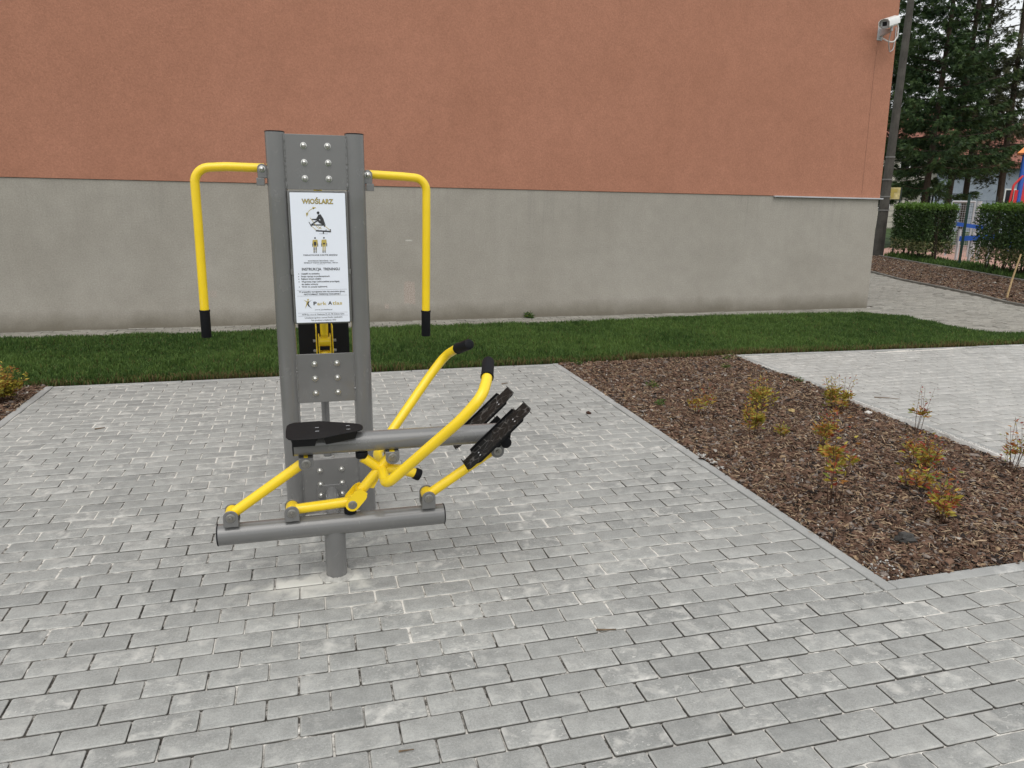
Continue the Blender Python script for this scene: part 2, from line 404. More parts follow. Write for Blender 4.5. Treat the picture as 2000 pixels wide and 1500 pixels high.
def sand_bed(name, x0, x1, y0, y1, keep, step=.022, lo=-.013, hi=-.0038, amp=1):
    nx, ny = int((x1 - x0) / step) + 1, int((y1 - y0) / step) + 1
    X, Y = np.meshgrid(np.linspace(x0, x1, nx), np.linspace(y0, y1, ny))
    def smooth(s):
        gx, gy = int((x1 - x0) / s) + 3, int((y1 - y0) / s) + 3; G = rng.random((gy, gx))
        fx = (X - x0) / s; fy = (Y - y0) / s; ix = fx.astype(int); iy = fy.astype(int); fx = fx - ix; fy = fy - iy
        fx = fx*fx*(3-2*fx); fy = fy*fy*(3-2*fy)
        return (G[iy, ix]*(1-fx) + G[iy, ix+1]*fx)*(1-fy) + (G[iy+1, ix]*(1-fx) + G[iy+1, ix+1]*fx)*fy
    h = .40*smooth(.8) + .35*smooth(.22) + .32*smooth(.07) + .12*rng.random(X.shape)
    h = np.clip((h - .47 + .10 * (vnoise(X*.35 + 3, Y*.35, .5, 77) + np.clip((Y - .2) * .25, -.6, .5) + .1)) / .34, 0, 1); Z = lo + (hi - lo) * h
    V = np.stack([X, Y, Z], -1).reshape(-1, 3); idx = np.arange(nx*ny).reshape(ny, nx)
    Fq = np.stack([idx[:-1, :-1], idx[:-1, 1:], idx[1:, 1:], idx[1:, :-1]], -1).reshape(-1, 4)
    cen = V[Fq].mean(1); Fq = Fq[keep(cen[:, 0], cen[:, 1])]
    return tag(fast_mesh(name, V, Fq, M['sand'], None, None, True), None, None, None, 'structure')

XL, YT = -4.46, 4.535
pad = lambda x, y: ((x > XL + .05) & (x < 0) & (y >= 0) & (y < YT - .07)) | ((y < 0))
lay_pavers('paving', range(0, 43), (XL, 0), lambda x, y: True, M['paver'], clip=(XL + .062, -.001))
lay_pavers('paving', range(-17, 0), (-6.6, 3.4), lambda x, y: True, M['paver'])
sand_bed('sand_bed', -6.8, .0, -1.9, 4.5, lambda x, y: (x > XL + .03) | (y < .02))
sand_bed('sand_bed', .0, 3.6, -1.9, .01, lambda x, y: y < 9)
XR = 2.045
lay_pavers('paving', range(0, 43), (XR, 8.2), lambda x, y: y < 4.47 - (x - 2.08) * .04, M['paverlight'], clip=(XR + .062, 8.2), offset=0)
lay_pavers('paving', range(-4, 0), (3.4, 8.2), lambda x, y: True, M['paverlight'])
sand_bed('sand_bed', XR + .03, 8.2, -.5, 4.55, lambda x, y: (y < 4.5 - (x - 2.08) * .04) & ((y > 0) | (x > 3.4)), .03)
wallpath = [(-12, 6.93), (-3.5, 6.95), (1.6, 6.90), (3.3, 7.02), (5.6, 6.88), (6.0, 6.58), (6.0, 5.9), (5.95, 5.5), (6.1, 5.17), (6.6, 5.03), (8.4, 4.9), (8.86, 7.0), (8.9, 7.45), (9.18, 8.15), (9.47, 9.2), (9.85, 10.8), (10.5, 12.5), (11.2, 15), (6.2, 15), (6.2, 7.5), (-12, 7.5)]
kp = lambda x, y: bool(inside(wallpath, np.array([x]), np.array([y]))[0])
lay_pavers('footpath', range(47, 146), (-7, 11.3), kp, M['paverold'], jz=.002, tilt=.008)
sand_bed('sand_bed', -7.5, 11.3, 4.85, 15, lambda x, y: inside(wallpath, x, y), .06, -.022, -.010)

def kerb_run(name, a, b, w=.06, top=.004, seg=1.0, h=.2, mat='kerb'):
    a = np.array(a, float); b = np.array(b, float); L = np.linalg.norm(b - a); d = (b - a) / L; nn = np.array([-d[1], d[0]])
    mb = MB(); s = 0; 
    while s < L - .02:
        e = min(L, s + seg); p0 = a + d * (s + .002); p1 = a + d * (e - .002); z = top + rng.normal(0, .0015); j = nn * rng.normal(0, .002)
        P = [p0 + j, p1 + j, p1 + nn * w + j, p0 + nn * w + j]
        extrude(mb, [(q[0], q[1], z - h) for q in P], (0, 0, h)); s = e
    return tag(mb.build(name, M[mat], None, True, 30, .006, 3), None, None, None, 'structure')
kerb_run('kerb', (.062, .0), (.062, YT), .06)
kerb_run('kerb', (XL + .058, 2.0), (XL + .058, YT + .005), .06)
kerb_run('kerb', (.064, .001), (3.4, .001), .066)
kerb_run('kerb', (XL + .06, YT - .062), (0, YT - .062), .05, .002)
kerb_run('kerb', (XR + .06, .07), (XR + .06, 4.54), .06, .006)
kerb_run('kerb', (XR + .063, 4.50), (8.2, 4.255), .05, .004)
mp = [(8.4, 5.0), (8.83, 7.05), (8.90, 7.48), (9.18, 8.16), (9.47, 9.24), (9.84, 10.82), (10.48, 12.5), (11.2, 14.6)]
for a, b in zip(mp, mp[1:]): kerb_run('kerb', a, b, -.06, .035, mat='kerbold')
kb = [(14.9, 17.9), (14.63, 16.93), (13.83, 14.51), (13.33, 12.68), (12.81, 11.05), (12.4, 9.6), (12.0, 8.0)]
for a, b in zip(kb, kb[1:]): kerb_run('kerb', a, b, .06, .03, mat='kerbold')

# ------------------------------------------------------------------ lawn
lawn = [(-8, 4.62), (-4.5, 4.615), (XL, YT + .03), (.1, YT + .03), (2.05, 4.565), (5.8, 4.43), (8.2, 4.33), (8.35, 4.85), (6.6, 5.03), (6.1, 5.16), (5.95, 5.5), (6.0, 5.9), (6.0, 6.58), (5.6, 6.86), (3.3, 7.02), (1.6, 6.88), (-3.5, 6.94), (-8, 6.95)]
sheet('lawn_soil', lawn, -.012, M['lawnsoil'])
def blades(name, poly, dens, hmin, hmax, label, dry=True, wid=.0042):
    P = np.array(poly); x0, y0 = P.min(0); x1, y1 = P.max(0); N = int((x1 - x0) * (y1 - y0) * dens)
    X = rng.uniform(x0, x1, N); Y = rng.uniform(y0, y1, N); k = inside(poly, X, Y); X, Y = X[k], Y[k]
    k = in_view(np.stack([X, Y, X*0], 1), 1.25); X, Y = X[k], Y[k]; N = len(X)
    clump = vnoise(X, Y, .22, 1); cl2 = vnoise(X, Y, .9, 2); f3 = vnoise(X, Y, .07, 9)
    H = rng.uniform(hmin, hmax, N) * (.55 + .55 * clump + .35 * cl2)
    az = rng.uniform(0, 2*math.pi, N) ; lean = np.abs(rng.normal(0, .38, N)); w = wid * rng.uniform(.6, 1.3, N)
    dx, dy = np.cos(az), np.sin(az); fa = rng.uniform(0, math.pi, N); wx, wy = np.cos(fa), np.sin(fa)
    B = np.stack([X, Y, np.full(N, -.012)], 1); W = np.stack([wx*w, wy*w, 0*w], 1); D = np.stack([dx, dy, 0*dx], 1); Z = np.array([0, 0, 1.])
    m = B + D * (lean * H * .35)[:, None] + Z * (H * .6)[:, None]; t = B + D * (lean * H * 1.05)[:, None] + Z * (H * (1 - .25*lean))[:, None]
    V = np.stack([B - W, B + W, m - W*.8, m + W*.8, t], 1).reshape(-1, 3); b = np.arange(N)[:, None] * 5
    Ft = np.concatenate([b + [0, 1, 3], b + [0, 3, 2], b + [2, 3, 4]])
    g = np.clip(.5 + rng.normal(0, .28, N) + (cl2 - .5) * .5 + (f3 - .5) * .5, 0, 1)[:, None]
    C = (1 - g) * np.array([.034, .076, .017]) + g * np.array([.125, .205, .048])
    if dry:
        edge = np.clip(1 - (Y - (4.60 - np.maximum(0, X - 2) * .035)) / .20, 0, 1) * (.35 + .9 * vnoise(X, Y, .5, 5))
        br = (rng.random(N) < np.maximum(.02 + .05 * np.clip(vnoise(X, Y, .6, 15) - .55, 0, 1), edge * .75))[:, None]
        C = np.where(br, np.array([.17, .135, .055]) * rng.uniform(.45, 1.1, (N, 1)), C)
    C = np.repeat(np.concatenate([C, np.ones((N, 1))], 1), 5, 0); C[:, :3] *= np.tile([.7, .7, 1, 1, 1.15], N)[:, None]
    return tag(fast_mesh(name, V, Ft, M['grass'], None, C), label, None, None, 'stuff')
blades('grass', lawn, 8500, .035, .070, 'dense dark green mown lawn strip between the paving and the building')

# ------------------------------------------------------------------ bark mulch
def chips(name, poly, dens, lmin, lmax, label, z0=-.02, dome=.0, cull=True):
    P = np.array(poly); x0, y0 = P.min(0); x1, y1 = P.max(0); N = int((x1 - x0) * (y1 - y0) * dens)
    X = rng.uniform(x0, x1, N); Y = rng.uniform(y0, y1, N); k = inside(poly, X, Y); X, Y = X[k], Y[k]
    if cull: k = in_view(np.stack([X, Y, X*0], 1), 1.25); X, Y = X[k], Y[k]
    N = len(X)
    L = np.exp(rng.uniform(math.log(lmin), math.log(lmax), N)) * np.where(rng.random(N) < .03, 1.8, 1); asp = rng.uniform(.16, .62, N); W = L * asp
    slim = rng.random(N) < .22; W[slim] = .0028 + .003 * rng.random(slim.sum()); L[slim] = L[slim] * 1.3 + .022
    yaw = rng.uniform(0, 2*math.pi, N); pit = rng.normal(0, .24, N); rol = rng.normal(0, .38, N)
    big = vnoise(X, Y, .35, 3)
    Z = z0 + .012 * big + rng.uniform(0, .022, N) + dome
    c, s = np.cos(yaw), np.sin(yaw); cp, sp = np.cos(pit), np.sin(pit); cr, sr = np.cos(rol), np.sin(rol)
    ex = np.stack([c*cp, s*cp, sp], 1); ey0 = np.stack([-s, c, 0*c], 1); ez0 = np.cross(ex, ey0); ey = ey0*cr[:, None] + ez0*sr[:, None]; ez = np.cross(ex, ey)
    T = np.minimum(.0035, W * .35) * rng.uniform(.5, 1.2, N); curl = rng.normal(0, .10, N) * L
    o = np.stack([X, Y, Z], 1); pts = []
    for a, b, h in ((-.5, -.5, 0), (-.42, .5, 0), (0.03, .56, 1), (.5, .42, 0), (.44, -.46, 0), (-.02, -.52, 1)):
        ja = rng.normal(0, .05, N); jb = rng.normal(0, .08, N)
        pts.append(o + ex * ((a + ja) * L)[:, None] + ey * ((b + jb) * W)[:, None] + ez * (h * curl)[:, None])
    topv = np.stack(pts, 1); botv = topv - ez[:, None, :] * T[:, None, None]
    V = np.concatenate([topv, botv], 1).reshape(-1, 3); b = np.arange(N)[:, None] * 12
    Fq = np.concatenate([b + q for q in ([0, 5, 2, 1], [5, 4, 3, 2], [0, 1, 7, 6], [1, 2, 8, 7], [2, 3, 9, 8], [3, 4, 10, 9], [4, 5, 11, 10], [5, 0, 6, 11])])
    r = rng.random(N)[:, None]; base = (1 - r) * np.array([.062, .034, .022]) + r * np.array([.190, .114, .077])
    kind = rng.random(N)[:, None]; lt = slim & (rng.random(N) < .6)
    base = np.where(kind < .13, np.array([.020, .015, .013]), base)
    base = np.where((kind > .80) & (kind < .93), np.array([.20, .165, .142]) * rng.uniform(.7, 1.25, (N, 1)), base)
    base = np.where((kind > .93) & (kind < .975), np.array([.27, .19, .115]) * rng.uniform(.7, 1.3, (N, 1)), base)
    base = np.where(kind > .985, np.array([.42, .39, .34]) * rng.uniform(.8, 1.1, (N, 1)), base)
    base[lt] = np.array([.36, .265, .175]) * rng.uniform(.7, 1.25, (lt.sum(), 1))
    C = np.repeat(np.concatenate([base, np.ones((N, 1))], 1), 12, 0)
    return tag(fast_mesh(name, V, Fq, M['chip'], None, C), label, None, None, 'stuff')
bed = [(.064, .07), (XR, .07), (XR, .72), (XR - .10, .9), (XR - .085, 1.4), (XR - .10, 1.9), (XR - .075, 2.3), (XR - .085, 2.6), (XR, 2.8), (XR, 3.6), (XR - .08, 3.9), (XR, 4.2), (XR, 4.56), (.064, 4.54)]
bedl = [(-7, 1.9), (XL - .003, 1.9), (XL - .003, 4.60), (-7, 4.60)]
bedf = [(8.3, 4.9), (8.9, 7.05), (8.96, 7.46), (9.24, 8.14), (9.53, 9.2), (9.9, 10.8), (10.55, 12.48), (11.3, 14.7), (14.9, 17.9), (14.63, 16.93), (13.83, 14.51), (13.33, 12.68), (12.81, 11.05), (12.4, 9.6), (12.0, 8.0), (11.5, 4.9)]
bedf = [(8.3, 4.9), (8.9, 7.05), (8.96, 7.46), (9.24, 8.14), (9.53, 9.2), (9.9, 10.8), (10.55, 12.48), (11.3, 14.7), (12.2, 17.9), (14.9, 17.9), (14.63, 16.93), (13.83, 14.51), (13.33, 12.68), (12.81, 11.05), (12.4, 9.6), (12.0, 8.0), (11.5, 4.9)]
for nm, pl in (('soil', bed), ('soil', bedl), ('soil', bedf)): sheet(nm, pl, -.018, M['soil'])
chips('bark_mulch', bed, 13000, .008, .048, 'brown bark mulch filling the planting bed between the two paved areas')
chips('bark_mulch', bedl, 9000, .010, .045, 'bark mulch in the bed at the left edge behind the pale kerb')
chips('bark_mulch', bedf, 2600, .02, .07, 'dark bark mulch strip between the curved footpath and the hedge')
# pale spill of mortar and gravel along the kerbs of the bed
def crumbs(name, pts, label):
    V, Fc, C, n = [], [], [], 0
    for (x, y, sx, sy, cnt) in pts:
        for _ in range(cnt):
            q = np.array([x + rng.uniform(-.5, .5) * sx, y + rng.uniform(-.5, .5) * sy, -.001 + rng.uniform(0, .010)]); s = rng.uniform(.003, .009)
            o = np.array([(1,0,0),(-1,0,0),(0,1,0),(0,-1,0),(0,0,.7),(0,0,-.7)]) * s * rng.uniform(.6, 1.3, (6, 1)); a = rng.uniform(0, 6.28); o = o @ np.array([[math.cos(a), math.sin(a), 0], [-math.sin(a), math.cos(a), 0], [0, 0, 1]])
            V.append(q + o); Fc += [(n+i, n+j, n+k) for i, j, k in ((0,2,4),(2,1,4),(1,3,4),(3,0,4),(2,0,5),(1,2,5),(3,1,5),(0,3,5))]; n += 6
            C.append(np.tile([*(np.array([.60, .585, .55]) * rng.uniform(.7, 1.1)), 1], (6, 1)))
    return tag(fast_mesh(name, np.concatenate(V), Fc, M['chip'], None, np.concatenate(C)), label, None, None, 'stuff')
crumbs('gravel', [(XR - .015, 1.35, .045, 1.0, 900), (XR - .012, 2.2, .035, .7, 420), (XR - .012, 3.9, .045, .45, 420), (XR - .012, 3.0, .03, .5, 150), (.09, 1.62, .05, .3, 120), (.13, .15, .14, .16, 60), (1.0, 2.2, 1.8, 4.2, 120)], 'white mortar crumbs and pale grit along the mulch bed kerbs')

mb = MB(); yy = np.arange(.75, 4.4, .02); wv = np.clip(.055 + .07 * (vnoise(yy, yy*0, .45, 61) - .45) + .028 * (vnoise(yy, yy*0 + 3, .09, 62) - .3), 0, .11) * np.where((yy > .8) & (yy < 2.75), 1, np.clip(vnoise(yy, yy*0, .6, 8) - .45, 0, 1) * 3)
for i in range(len(yy) - 1): 
    if wv[i] + wv[i+1] > .004: mb.add([(XR - .0005, yy[i], .002), (XR - .0005, yy[i+1], .002), (XR - wv[i+1]*.8, yy[i+1], .014), (XR - wv[i]*.8, yy[i], .014), (XR - wv[i+1], yy[i+1], -.02), (XR - wv[i], yy[i], -.02)], [(0, 3, 2, 1), (3, 5, 4, 2)])
tag(mb.build('kerb_mortar', M['mortar'], None, False), None, None, None, 'structure')

# ------------------------------------------------------------------ building
bld = thing('building', 'large orange rendered building wall above a grey plinth behind the fitness machine', 'building', (0, 7.4, 0))
def wallbox(name, x0, x1t, x1b, y0, y1, z0, zl, zr, z1, mat):
    """front wall with a sloping lower edge and a slightly leaning right corner"""
    zb = lambda x: z0 if zl is None else zl + (zr - zl) * (x + 5.5) / 11.57
    xs = np.linspace(x0, x1b, 13); mb = MB(); lean = lambda x, z: x
    v = []
    for y in (y0, y1):
        for x in xs: v.append((x, y, zb(x)))
        for x in xs: v.append((x if x < x1b - 1e-6 else x1t, y, z1(x) if callable(z1) else z1))
    m = len(xs); f = []
    for i in range(m - 1):
        f += [(i, i+1, m+i+1, m+i), (2*m+i+1, 2*m+i, 3*m+i, 3*m+i+1), (m+i, m+i+1, 3*m+i+1, 3*m+i), (i+1, i, 2*m+i, 2*m+i+1)]
    f += [(m-1, 3*m-1, 4*m-1, 2*m-1), (2*m, 0, m, 3*m)]
    mb.add(v, f); return mb.build(name, mat, bld, False)
plz = lambda x: 1.735 + (1.66 - 1.735) * (x + 5.5) / 11.57
wallbox('plinth', -14, 6.065, 6.11, 7.40, 15.0, -.3, None, None, lambda x: plz(x) - .004, M['plinth'])
wallbox('upper_wall', -14, 5.91, 6.075, 7.388, 15.0, 0, 1.735, 1.66, 6.6, M['stucco'])
mb = MB(); extrude(mb, [(4.245, 7.352, 1.672), (6.11, 7.352, 1.660), (6.11, 7.352, 1.642), (4.245, 7.352, 1.654)], (0, .06, 0)); mb.build('ledge_flashing', M['zinc'], bld, True, 30, .002)
mb = MB(); box(mb, (-14.2, 7.3, 6.6), (6.05, 15.2, 6.72)); mb.build('roof_edge', M['zinc'], bld, False)
mb = MB(); tube(mb, [(5.69, 7.383, 3.86), (5.695, 7.383, 3.3), (5.715, 7.383, 2.6), (5.74, 7.383, 1.72)], .0014, 6); mb.build('wire', M['wire'], bld)

# ------------------------------------------------------------------ surveillance camera on the corner
sc_ = thing('surveillance_camera', 'white security camera on a bracket high at the corner of the orange wall', 'security camera', (5.72, 7.388, 3.92))
fr, bk = np.array([5.50, 7.05, 3.965]), np.array([5.755, 7.2, 4.045]); ax = (bk - fr) / np.linalg.norm(bk - fr); sd = np.cross(ax, (0, 0, 1)); sd /= np.linalg.norm(sd); upv = np.cross(sd, ax)
def ring(w, h, r, at): return [at + sd * a + upv * b for a, b in roundrect(w, h, r, 5)]
mb = MB(); extrude(mb, ring(.118, .118, .035, fr), bk - fr); mb.build('housing', M['camwhite'], sc_, True, 40)
mb = MB(); extrude(mb, ring(.122, .122, .035, fr - ax*.002), ax * .002); mb.build('visor_lining', M['rubber'], sc_, True, 40)
top = [(-.075, -.03), (-.075, .03), (-.05, .062), (0, .072), (.05, .062), (.075, .03), (.075, -.03), (.069, -.03), (.069, .027), (.046, .056), (0, .066), (-.046, .056), (-.069, .027), (-.069, -.03)]
extrude(mb, [fr - ax*.035 + sd*a + upv*b for a, b in top], ax * .40); mb.build('sunshield', M['camwhite'], sc_, True, 40)
mb = MB(); extrude(mb, ring(.092, .092, .024, fr - ax*.006), ax * .0035); mb.build('front_rim', M['camgrey'], sc_, True, 40)
mb = MB(); extrude(mb, ring(.058, .054, .006, fr - ax*.010 + upv*.004), ax * .0035); mb.build('lens_window', M['glass'], sc_, True, 40)
mb = MB(); box(mb, (5.672, 7.380, 3.83), (5.76, 7.3875, 4.0)); mb.build('wall_plate', M['camgrey'], sc_, True, 30, .003)
mb = MB(); extrude(mb, [(5.69, 7.38, 3.985), (5.74, 7.38, 3.985), (5.74, 7.38, 3.86), (5.69, 7.38, 3.86)], (0, -.006, 0))
V0 = [(5.695, 7.375, 3.975), (5.738, 7.375, 3.975), (5.738, 7.375, 3.875), (5.695, 7.375, 3.875)]; V1 = [(5.648, 7.10, 3.925), (5.682, 7.10, 3.925), (5.682, 7.10, 3.900), (5.648, 7.10, 3.900)]
mb.add(V0 + V1, [(0,1,5,4),(1,2,6,5),(2,3,7,6),(3,0,4,7),(4,5,6,7),(0,3,2,1)]); rod(mb, (5.665, 7.11, 3.90), (5.665, 7.11, 3.965), .018); mb.build('bracket', M['camgrey'], sc_, True, 40)
mb = MB(); tube(mb, fillet([(5.735, 7.36, 3.86), (5.74, 7.25, 3.80), (5.80, 7.2, 3.775), (5.86, 7.2, 3.85), (5.85, 7.2, 3.98), (5.80, 7.19, 4.05)], .06), .010, 10); mb.build('cable', M['camwhite'], sc_)
mb = MB(); tube(mb, fillet([(5.70, 7.15, 3.92), (5.72, 7.2, 3.78), (5.84, 7.3, 3.67), (5.95, 7.36, 3.72), (5.97, 7.37, 3.88), (5.96, 7.37, 4.02)], .06), .007, 10); mb.build('cable', M['camgrey'], sc_)

# ------------------------------------------------------------------ the fitness machine
gm = thing('fitness_machine', 'grey and yellow outdoor fitness machine with rower seat and white instruction sign', 'exercise machine', (-2.245, .685, 0))
Y0 = .675
# sub-part: a dome bolt that is shared
def dome_mesh():
    mb = MB(); n = 16; prof = [(.0145, 0), (.0145, .002), (.0105, .0025), (.0105, .006), (.0085, .010), (.005, .0128), (.0015, .0138)]
    V = []; 
    for r, h in prof: V += [(r*math.cos(2*math.pi*k/n), -h, r*math.sin(2*math.pi*k/n)) for k in range(n)]
    Fq = [(i*n+k, i*n+(k+1) % n, (i+1)*n+(k+1) % n, (i+1)*n+k) for i in range(len(prof)-1) for k in range(n)] + [tuple((len(prof)-1)*n+k for k in range(n))]
    mb.add(V, Fq); o = mb.build('bolt', M['steel'], None, True, 40); me = o.data; bpy.data.objects.remove(o); return me
def screw_mesh():
    mb = MB(); n = 20; prof = [(.0185, 0), (.0185, .002), (.0175, .0026), (.0085, .0026), (.0085, .009), (.0075, .0105), (.0045, .0105), (.0045, .0055)]
    V = []
    for r, h in prof: V += [(r*math.cos(2*math.pi*k/n), -h, r*math.sin(2*math.pi*k/n)) for k in range(n)]
    Fq = [(i*n+k, i*n+(k+1) % n, (i+1)*n+(k+1) % n, (i+1)*n+k) for i in range(len(prof)-1) for k in range(n)] + [tuple((len(prof)-1)*n+k for k in range(n))]
    mb.add(V, Fq); o = mb.build('bolt', M['washer'], None, True, 40); me = o.data; bpy.data.objects.remove(o); return me
DOME, SCREW = dome_mesh(), screw_mesh()
def bolt(parent, p, me):
    o = bpy.data.objects.new('bolt', me); COL.objects.link(o); o.parent = parent; o.location = Vector(p) - wloc(parent); return o
R_ = .0445
UX = (-2.4145, -2.0605); UY = 1.375; ZT = 1.868
for x in UX:
    mb = MB(); tube(mb, [(x, UY, -.06), (x, UY, ZT)], R_, 40); up_ = mb.build('upright', M['grey'], gm)
    mb = MB(); tube(mb, [(x, UY, ZT), (x, UY, ZT + .004), (x, UY, ZT + .0055)], [R_, R_, R_ - .004], 32); mb.build('end_cap', M['rubber'], up_)
def bplate(z0, z1, rows):
    mb = MB(); box(mb, (UX[0] + .038, 1.352, z0), (UX[1] - .038, 1.359, z1)); pl_ = mb.build('bolt_plate', M['grey'], gm, True, 30, .0015)
    for z in rows:
        for x in (-2.291, -2.184): bolt(pl_, (x, 1.352, z), DOME)
    return pl_
bplate(1.618, 1.862, (1.813, 1.739, 1.668)); bplate(.597, .842, (.792, .719, .645)); bplate(.02, .297, (.239, .165))
# weld beads beside the plates
for z0, z1 in ((1.622, 1.858), (.600, .838), (.03, .293)):
    for x in (UX[0] + .0392, UX[1] - .0392):
        mb = MB(); zz = np.arange(z0, z1, .006); tube(mb, [(x + rng.normal(0, .0006), 1.3525 + rng.normal(0, .0006), z) for z in zz], [.0034 + abs(rng.normal(0, .0010)) for _ in zz], 8)
        mb.build('weld_seam', M['grey'], gm)
# instruction sign
SX0, SX1, SZ0, SZ1, SY = -2.3635, -2.1145, 1.000, 1.605, 1.335
mb = MB(); extrude(mb, [(SX0 - .006 + .259*(a/.26+.5), 1.346, (SZ0+SZ1)/2 + b) for a, b in roundrect(.26, .622, .004, 3)], (0, .004, 0)); mb.build('sign_backing', M['grey'], gm, True, 30)
mb = MB()
for x in (SX0 - .006, SX1 + .006): box(mb, (x - .0045, 1.344, 1.0), (x + .0045, 1.358, 1.612))
for x, z in ((SX0 - .007, 1.24), (SX1 + .007, 1.24)): box(mb, (x - .007, 1.340, z - .012), (x + .007, 1.3445, z + .012))
box(mb, (SX0 + .02, 1.338, SZ1 + .002), (SX0 + .05, 1.358, SZ1 + .008)); box(mb, (SX1 - .05, 1.338, SZ1 + .002), (SX1 - .02, 1.358, SZ1 + .008)); mb.build('sign_clip', M['grey'], gm, True, 30, .001)
mb = MB(); extrude(mb, [((SX0+SX1)/2 + a, SY, (SZ0+SZ1)/2 + b) for a, b in roundrect(SX1-SX0, SZ1-SZ0, .004, 3)], (0, .008, 0)); sign = mb.build('instruction_sign', M['signwhite'], gm, True, 30)
SW, SH = SX1 - SX0, SZ1 - SZ0
def sp(u, v, d=.0009): return np.array([SX0 + u * SW, SY - d, SZ1 - v * SH])
def crop(px, py):        # reading of the photograph's sign in its own plane -> sign u, v
    v = (py - 75 - (px - 130) * .03 * (1 - (py - 75) / 1360 * 1.2)) / 1360; l = 131 + (py - 75) / 1360 * 83; w = 592 - 30 * (py - 75) / 1360
    return (px - l) / w, v
def text_verts(s, bold=0, spacing=1):
    cu = bpy.data.curves.new('t', 'FONT'); cu.body = s; cu.size = 1; cu.offset = bold; cu.space_character = spacing; cu.resolution_u = 3
    o = bpy.data.objects.new('t', cu); COL.objects.link(o); bpy.context.view_layer.update()
    me = bpy.data.meshes.new_from_object(o.evaluated_get(bpy.context.evaluated_depsgraph_get()))
    v = np.array([q.co[:] for q in me.vertices]); f = [list(q.vertices) for q in me.polygons]
    bpy.data.objects.remove(o); bpy.data.curves.remove(cu); bpy.data.meshes.remove(me); return v, f
def put(mb, s, x0, x1, yb, h=None, bold=.012, spacing=1, d=.0009):
    """text fitted between two crop columns, baseline at crop row yb, height of the capitals h"""
    v, f = text_verts(s, bold, spacing); u0, vb = crop(x0, yb); u1, _ = crop(x1, yb)
    a, b = v[:, 0].min(), v[:, 0].max(); sx = (u1 - u0) * SW / (b - a); sz = sx if h is None else h / 1360 * SH / .69
    P = sp(u0, vb, d); mb.add(np.stack([P[0] + (v[:, 0] - a) * sx, np.full(len(v), P[1]), P[2] + v[:, 1] * sz], 1), f)
dark, gold = MB(), MB()
put(dark, 'WIOŚLARZ', 261, 599, 190, 46, .045, 1, .0006); put(gold, 'WIOŚLARZ', 264, 596, 188, 42, .012, 1, .0012)
put(dark, 'TRENOWANE PARTIE MIĘŚNI', 276, 641, 724, 13, .02)
put(dark, 'MAKSYMALNE OBCIĄŻENIE : 130 kg', 330, 604, 784, 11, .02); put(dark, 'MINIMALNY WZROST UŻYTKOWNIKA : 1400 mm', 288, 647, 804, 11, .02)
put(dark, 'INSTRUKCJA  TRENINGU', 266, 667, 878, 27, .02)
for s, x0, x1, y in (('Usiądź na siedzisku', 258, 452, 919), ('Stopy oprzyj na podstopnicach', 258, 559, 947), ('Rękami chwyć drążki', 260, 467, 974), ('Wyprostuj nogi i jednocześnie przyciągnij', 262, 662, 1003), ('do siebie uchwyty', 264, 438, 1030), ('Wróć do pozycji wyjściowej', 265, 532, 1057)):
    put(dark, s, x0, x1, y, 15, .022)
    if s[0] != 'd':
        q = sp(*crop(x0 - 26, y - 6)); k = 10; dark.add([(q[0] + .0021*math.cos(6.283*i/k), q[1], q[2] + .0021*math.sin(6.283*i/k)) for i in range(k)], [tuple(range(k))])
put(dark, 'W przypadku wystąpienia bólu lub zawrotów głowy', 234, 723, 1110, 15, .022); put(dark, 'NATYCHMIAST PRZERWIJ ĆWICZENIE !', 289, 676, 1138, 15, .022)
put(dark, 'P', 389, 424, 1247, 36, .03); put(gold, 'ark', 428, 527, 1248, 36, .012); put(dark, 'A', 544, 586, 1245, 36, .03); put(gold, 'tlas', 590, 693, 1246, 36, .012)
put(dark, 'www.parkatlas.pl', 402, 586, 1302, 12, .005); put(dark, 'ASTB Sp. z o.o. ul. Osadnicza 35, 65-785 Zielona Góra', 268, 716, 1354, 15, .008)
put(dark, 'Urządzenie zgodne z normą PN-EN 16630:2015', 299, 696, 1390, 15, .008); put(dark, 'Rok produkcji urządzenia: 2023', 369, 628, 1417, 15, .008)
def strip(mb, pts, w, d=.0010):
    P = [sp(*crop(*p), d) for p in pts]
    for a, b in zip(P, P[1:]):
        t = (b - a) / np.linalg.norm(b - a); n = np.array([-t[2], 0, t[0]]) * w / 2; mb.add([a - n, b - n, b + n, a + n], [(0, 1, 2, 3)])
def blob(mb, pts, d=.0010):
    P = [sp(*crop(*p), d) for p in pts]; mb.add(P, [tuple(range(len(P)))])
def disc(mb, p, r, d=.0010): blob(mb, [(p[0] + r*math.cos(k*.524), p[1] + r*math.sin(k*.524)) for k in range(12)], d)
for y, x0, x1 in ((815, 425, 510), (1085, 212, 744), (1148, 216, 748), (1330, 228, 752), (1363, 230, 756)): strip(dark, [(x0, y + (x0-212)*.0), (x1, y - 2)], .0007)
dark.build('lettering', M['print'], sign, False); gold.build('gold_lettering', M['gold'], sign, False)
pic, picg = MB(), MB()
disc(pic, (435, 287), 15); blob(pic, [(438, 306), (462, 302), (490, 345), (510, 400), (470, 402), (455, 350), (420, 362), (368, 358), (366, 348), (415, 345)])
blob(pic, [(400, 375), (440, 352), (475, 380), (510, 398), (495, 410), (450, 392), (430, 372), (375, 405), (362, 400)], .0013)
strip(pic, [(350, 408), (515, 412)], .0056, .0007); strip(pic, [(338, 378), (366, 425)], .0030); strip(pic, [(412, 468), (573, 480)], .0064); strip(pic, [(492, 478), (492, 502)], .0044); strip(pic, [(447, 500), (538, 502)], .0009); strip(pic, [(505, 412), (503, 430)], .004); strip(pic, [(567, 455), (567, 470)], .004); strip(pic, [(520, 458), (520, 470)], .004)
